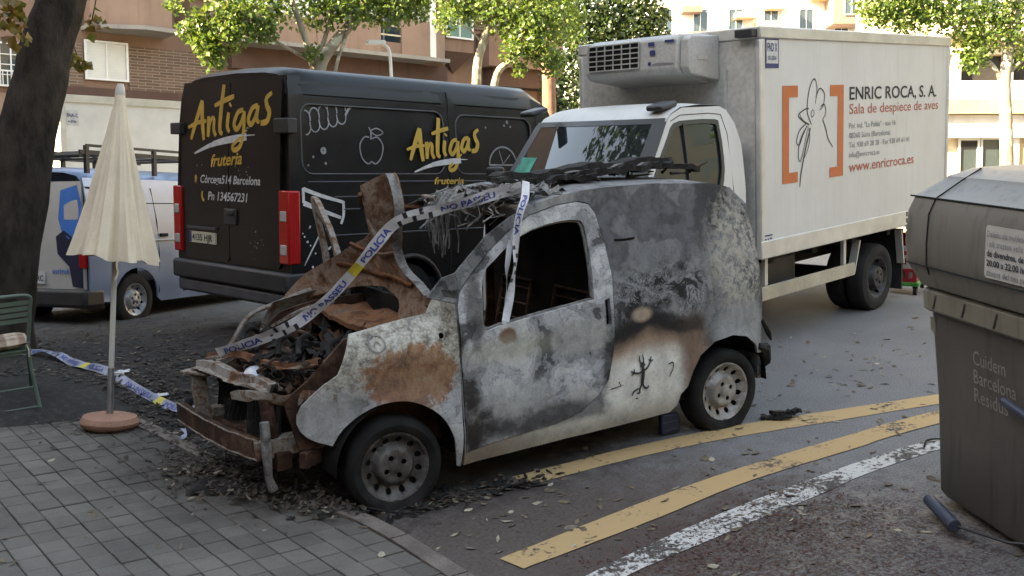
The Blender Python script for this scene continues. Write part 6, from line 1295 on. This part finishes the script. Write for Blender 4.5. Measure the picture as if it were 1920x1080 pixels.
tape('white police tape slung from the front wing over the bonnet to the roof', [(-0.686, 0.300, 0.841), (-0.598, 0.220, 0.876), (-0.431, 0.080, 0.942), (-0.279, -0.100, 1.046), (-0.117, -0.200, 1.180), (0.039, -0.270, 1.340), (0.164, -0.330, 1.495), (0.300, -0.400, 1.633), (0.530, -0.520, 1.688), (0.754, -0.620, 1.742), (0.983, -0.700, 1.796)], [zz, zz, zz, zz, (-.35, -.2, .9), (-.4, -.2, .9), (-.4, -.2, .9), zz, zz, zz, zz], .072)
hs = (1, .0, .06)
tape('white police tape hanging vertically across the driver door window', [(1.003, -0.720, 1.828), (0.942, -0.800, 1.733), (0.880, -0.835, 1.644), (0.853, -0.830, 1.493), (0.840, -0.820, 1.333), (0.797, -0.820, 1.144), (0.742, -0.845, 1.015)], [hs, hs, (1, -.3, 0), hs, (1, .3, 0), (1, -.4, 0), hs], .045, start=.12)
tape('thin twisted strand of police tape just left of the hanging one', [(0.845, -0.780, 1.490), (0.802, -0.790, 1.334), (0.797, -0.790, 1.173), (0.737, -0.840, 0.999)], [hs, (1, .8, 0), (.6, 1, 0), hs], .035, lettering=False, base='tape_white')
def gz(x, y): return (SW(x, y) if inside((x, y), poly) else GR(x, y))
def gp(x, y, h=.02): return (x, y, gz(x, y) + h)
tape('dirty police tape lying on the ground behind the parasol base', [gp(-1.75, 4.2, .03), gp(-1.54, 3.95), gp(-1.34, 3.7, .05), gp(-1.2, 3.2, .03), gp(-1.02, 2.7, .04), gp(-.83, 2.2), gp(-.66, 1.85, .03), gp(-.55, 1.75, .06)], [(1, .4, .6), (.7, .5, .6), (1, .2, .1), (.8, .5, .5), (.8, .3, .8), (.6, .5, .7), (1, .4, .3), (.6, .5, .8)], .075, base='tape_dirty', start=.3)
tape('crumpled end of police tape caught on the far end of the crash beam', [(-.86, .62, .47), (-.80, .75, .44), (-.78, .9, .30), (-.75, 1.0, .16), (-.8, 1.15, .1)], [(.3, .3, 1), (.8, .3, .6), (1, .2, .3), (1, .1, .2), (1, .5, .2)], .07, lettering=False, base='tape_dirty')
# melted lining and charred boards on the burnt van's roof
random.seed(5)
LIN = Vector((.95, -.35, 1.70)); ml = thing('melted_lining', 'stringy grey melted lining draped over the front of the burnt roof', 'debris', LIN)
mf = MB()
for k in range(90):
    x = random.uniform(.72, 1.32); y = random.uniform(-.70, .05); z = 1.70 + random.uniform(0, .085); p = Vector((x, y, z)); pts = [p.copy()]; dr_ = Vector((random.uniform(-.09, .09), random.uniform(-.05, .05), 0))
    for q in range(5):
        p = p + dr_ * (.4 + .6 * math.cos(q * 1.3)) + Vector((random.uniform(-.06, .06), random.uniform(-.05, .05), random.uniform(-.025, .025)))
        if p.x < .90: p.z -= .03
        if p.x > .95 and abs(p.y) < .7: p.z = max(p.z, 1.69)
        pts.append(p.copy())
    r_ = random.uniform(.0025, .008); mf.tube([tuple(Vector(q) - LIN) for q in spline([tuple(q) for q in pts], 3)], [r_ * (.7 + .4 * math.sin(i)) for i in range(16)], 5)
for k in range(24):
    p = Vector((random.gauss(.74, .05), random.gauss(-.12, .12), 1.68)); pts = [p.copy()]; L_ = random.uniform(.03, .085)
    for q in range(4): p = p + Vector((random.uniform(-.02, .012), random.uniform(-.015, .015), -L_)); pts.append(p.copy())
    mf.tube([tuple(Vector(q) - LIN) for q in spline([tuple(q) for q in pts], 3)], [.012 - .0007 * i for i in range(13)], 5)
tag(mf.build('strands', 'ash', ml, smooth=True, fix=False), kind='stuff')
for k, (x0, x1, y0, y1) in enumerate(((.70, 1.05, -.62, -.25), (.95, 1.35, -.66, -.30), (.66, .95, -.30, .0), (1.1, 1.4, -.45, -.1))):
    NN_ = 12; mb = MB(); vs = []
    for j in range(NN_ + 1):
        for i in range(NN_ + 1):
            x = x0 + (x1 - x0) * i / NN_ + .03 * fbm(i * .4, j * .4, k, 1); y = y0 + (y1 - y0) * j / NN_ + .03 * fbm(i * .4, j * .4, k + 9, 1); vs.append(Vector((x, y, 1.755 + .07 * fbm(i * .3, j * .5, k * 5, 1) - .9 * max(0, .82 - x) ** 1.2)) - LIN)
    mb.add(vs, [(j * (NN_ + 1) + i, j * (NN_ + 1) + i + 1, (j + 1) * (NN_ + 1) + i + 1, (j + 1) * (NN_ + 1) + i) for j in range(NN_) for i in range(NN_) if fbm(i * .45, j * .45, k * 7 + 2, 1) > -.28]); mb.build('scorched_felt', 'ash', ml, smooth=True, fix=False)
def crumple(mb, a, b, wd, th, n=16, amp=.03, sd=0):
    a = Vector(a); b = Vector(b); d = (b - a); t = d.normalized(); s_ = t.cross(Vector((0, 0, 1))).normalized(); vs = []
    for i in range(n):
        q = i / (n - 1); c = a + d * q + Vector((0, 0, 1)) * amp * fbm(q * 4, sd, 0, 1.7) + s_ * amp * fbm(q * 4, sd + 7, 0, 1.5); ww = wd * (.55 + .5 * abs(fbm(q * 5, sd + 3, 0, 2)) + .2); h = th * (.6 + .6 * abs(fbm(q * 6, sd + 5, 0, 2)))
        for e, f_ in ((-1, -1), (1, -.8), (.9, 1), (-.9, .7)): vs.append(c + s_ * e * ww / 2 + Vector((0, 0, 1)) * f_ * h / 2)
    mb.add(vs, [(4 * i + j, 4 * i + (j + 1) % 4, 4 * i + 4 + (j + 1) % 4, 4 * i + 4 + j) for i in range(n - 1) for j in range(4)] + [(3, 2, 1, 0), tuple(4 * (n - 1) + j for j in range(4))])
db = thing('charred_debris', 'long black charred strip of roofing lying across the burnt roof', 'debris', (1.7, -.2, 1.75)); off = Vector((1.7, -.2, 1.75))
for k, (a, b, wd, th) in enumerate((((1.10, -.15, 1.82), (2.45, -.25, 1.875), .30, .075), ((1.5, -.34, 1.80), (2.35, -.40, 1.85), .16, .06), ((1.9, -.1, 1.86), (2.65, -.38, 1.81), .16, .05), ((1.0, -.3, 1.80), (1.7, -.42, 1.81), .14, .05))):
    mb = MB(); crumple(mb, Vector(a) - off, Vector(b) - off, wd, th, n=34, amp=.035, sd=k * 11.3); mb.build('charred_strip', 'char', db, smooth=True)
mb = MB(); crumple(mb, Vector((1.55, -.32, 1.83)) - off, Vector((2.2, -.40, 1.855)) - off, .05, .012, sd=51); mb.build('ash_crust', 'ash', db)
for k in range(16):
    a = Vector((random.uniform(1.0, 2.6), random.uniform(-.5, .1), 1.78)); mb = MB(); mb.tube([a - off, a - off + Vector((random.uniform(-.2, .3), random.uniform(-.1, .1), random.uniform(-.01, .06)))], [.012, .004], 5); mb.build('charred_splinter', random.choice(['char', 'char', 'rust_dark']), db)
mb = MB(); mb.bar((.70, .62, 1.64), (.98, .72, 1.60), .02, .02); mb.bar((.72, .63, 1.63), (.74, .64, 1.52), .02, .02); mb.build('roof_strut', 'rust', van)
# debris heap under the front end, leaf litter on the road
simple('debris_brown', (.06, .045, .033), .95, var=.6, scale=12); simple('debris_pale', (.20, .165, .12), .9, var=.5, scale=12); simple('dry_leaf', (.13, .095, .06), .85, var=.5, scale=10, c2=(.045, .032, .022)); simple('dry_leaf_pale', (.30, .26, .19), .85, var=.4, scale=10); simple('paper', (.55, .55, .55), .8, var=.08)
def shards(name, mat, label, cat, spots, smin, smax, parent=None, curl=.3):
    mb = MB()
    for (cx, cy, rx, ry, n, hh) in spots:
        for _ in range(n):
            x = random.gauss(cx, rx); y = random.gauss(cy, ry); s_ = random.uniform(smin, smax); a = random.uniform(0, 6.28); e = random.uniform(.2, .6); z = gz(x, y) + .004 + abs(random.gauss(0, hh)); tx = random.uniform(-.5, .5) * (1 if hh > .01 else .35); c = Vector((math.cos(a), math.sin(a), tx)) * s_; d = Vector((-math.sin(a), math.cos(a), random.uniform(-.4, .4))) * s_ * e; p = Vector((x, y, z + abs(tx) * s_ * .7)); u = Vector((0, 0, s_ * curl))
            mb.add([p - c, p - c * .2 - d, p + c * .6 - d * .7, p + c + u * .5, p + c * .4 + d, p - c * .5 + d * .8 + u * .3], [(0, 1, 2, 5), (2, 3, 4, 5)])
    o = mb.build(name, mat, parent, fix=False); tag(o, label, cat, kind='stuff'); return o
heap = [(-.55, -.05, .16, .28, 500, .05), (-.75, .25, .2, .3, 360, .02), (-.35, -.62, .14, .12, 160, .012), (-.25, .9, .35, .7, 420, .012), (.35, -.85, .2, .06, 90, .01), (-.9, 2.4, .5, .5, 260, .008), (.1, 2.6, .7, .7, 200, .006), (-.5, 1.6, .3, .4, 250, .012), (-1.6, 3.0, .4, .3, 140, .01), (.2, 3.2, 1.0, 1.0, 700, .006), (-1.0, 4.4, .7, .8, 420, .006), (-.4, 2.2, .4, .5, 400, .01), (.7, -.9, .12, .05, 40, .008)]
shards('burnt_debris', 'debris_brown', 'dark scattered burnt scraps heaped under the wrecked front end', 'debris', [(a, b, c, d, int(n * 1.8), h) for a, b, c, d, n, h in heap], .008, .034)
shards('ash_flakes', 'debris_pale', 'pale dry scraps strewn among the burnt debris', 'debris', [(a, b, c, d, n // 6, h) for a, b, c, d, n, h in heap], .008, .028)
shards('charred_bits', 'char', 'black charred bits scattered round the wreck', 'debris', [(-.5, -.1, .2, .3, 200, .05), (.1, -.75, .3, .1, 160, .01), (.75, -.86, .15, .05, 60, .01), (-.3, .8, .4, .6, 160, .01)], .012, .045)
road_spots = [(1.2, -1.15, .6, .25, 26, .0), (2.8, -1.4, 1.0, .5, 36, .0), (1.5, -2.0, .8, .5, 40, .0), (.6, -1.4, .35, .35, 26, .0), (4.2, -.3, .8, .5, 46, .0), (5.2, .2, .8, .5, 40, .0), (3.4, -.6, .5, .3, 16, 0), (-1.6, -.5, .7, .7, 24, .0), (2.2, -2.3, .4, .4, 16, 0)]
shards('fallen_leaves', 'dry_leaf', 'dry brown leaves and twigs scattered over road and pavement', 'leaf litter', road_spots, .012, .045)
shards('pale_leaves', 'dry_leaf_pale', 'pale curled dry leaves dotted over road and pavement', 'leaf litter', [(a, b, c, d, max(3, n // 4), h) for a, b, c, d, n, h in road_spots] + [(.4, -1.3, .3, .3, 8, 0)], .014, .04)
simple('blossom', (.085, .03, .022), .9, var=.5, scale=20)
shards('blossom_litter', 'blossom', 'reddish brown blossom litter swept along the white painted line', 'leaf litter', [(1.2, -2.35, .6, .25, 900, .0), (1.7, -2.2, .35, .2, 600, .0), (.8, -2.2, .35, .12, 260, .0), (1.9, -1.95, .2, .12, 160, .0)], .004, .013)
# larger single scraps
mb = MB(); crumple(mb, gp(-.98, -.02, .02), gp(-.42, -.35, .022), .26, .02, n=20, amp=.02, sd=3); o = mb.build('charred_mat', 'char'); tag(o, 'flat black charred mat on the tiles below the crash beam', 'debris')
mb = MB(); crumple(mb, (2.88, -.86, .05), (3.10, -.93, .045), .07, .05, n=12, amp=.015, sd=9); crumple(mb, (2.84, -.80, .025), (3.0, -.95, .02), .12, .02, n=10, amp=.02, sd=19); o = mb.build('broken_trim', 'char'); tag(o, 'broken black trim piece on the road behind the rear wheel', 'debris')
mb = MB(); mb.prism([(0, 0), (.16, 0), (.155, .14), (.0, .145)], lambda u, v: (2.02 + u, -.70 - .01 * u, .01 + v), lambda u, v: (2.02 + u, -.66 - .01 * u, .012 + v)); o = mb.build('blue_plate', 'logo_navy', None, bevel=.01); tag(o, 'dark blue plate in front of the rear wheel', 'bodywork')  # plate beside the wheel, simplified to a standing block
mb = MB(); mb.bx(2.03, 2.17, -.704, -.700, .095, .10); mb.bx(2.05, 2.15, -.704, -.700, .04, .045); mb.build('blue_plate_mark', 'van_skirt', o)
for k, (x, y, s_, lb_) in enumerate(((-.90, 2.75, .09, 'crumpled white paper scrap beside the parasol pole'), (-.72, 2.15, .075, 'small flat white scrap to the right of the parasol pole'), (-.62, 1.5, .12, 'pale blue crumpled strip near the crash beam'))):
    mb = MB(); n = 7; vs = [(x + s_ * (i / n - .5) * 1.5, y + s_ * (j / n - .5), gz(x, y) + .012 + .022 * abs(fbm(i * .5, j * .5, k * 3, 1))) for j in range(n + 1) for i in range(n + 1)]
    mb.add(vs, [(j * (n + 1) + i, j * (n + 1) + i + 1, (j + 1) * (n + 1) + i + 1, (j + 1) * (n + 1) + i) for j in range(n) for i in range(n)]); o = mb.build('litter_scrap', 'paper' if k < 2 else 'tape_dirty', None, fix=False); tag(o, lb_, 'litter')
for k, (pts, lb_) in enumerate((([(.55, -.95, .01), (.68, -.93, .03), (.80, -.97, .012), (.9, -1.0, .01)], 'bent charred twig in front of the door sill'), ([(-.2, -.80, .06), (-.05, -.92, .03), (.08, -.95, .015)], 'short black stick beside the front tyre'), ([(3.2, -1.9, .01), (3.3, -1.85, .02), (3.45, -1.88, .01)], 'thin dry twig on the road near the container'))):
    mb = MB(); mb.tube(spline(pts, 4), .007, 6); o = mb.build('twig', 'char'); tag(o, lb_, 'twig')
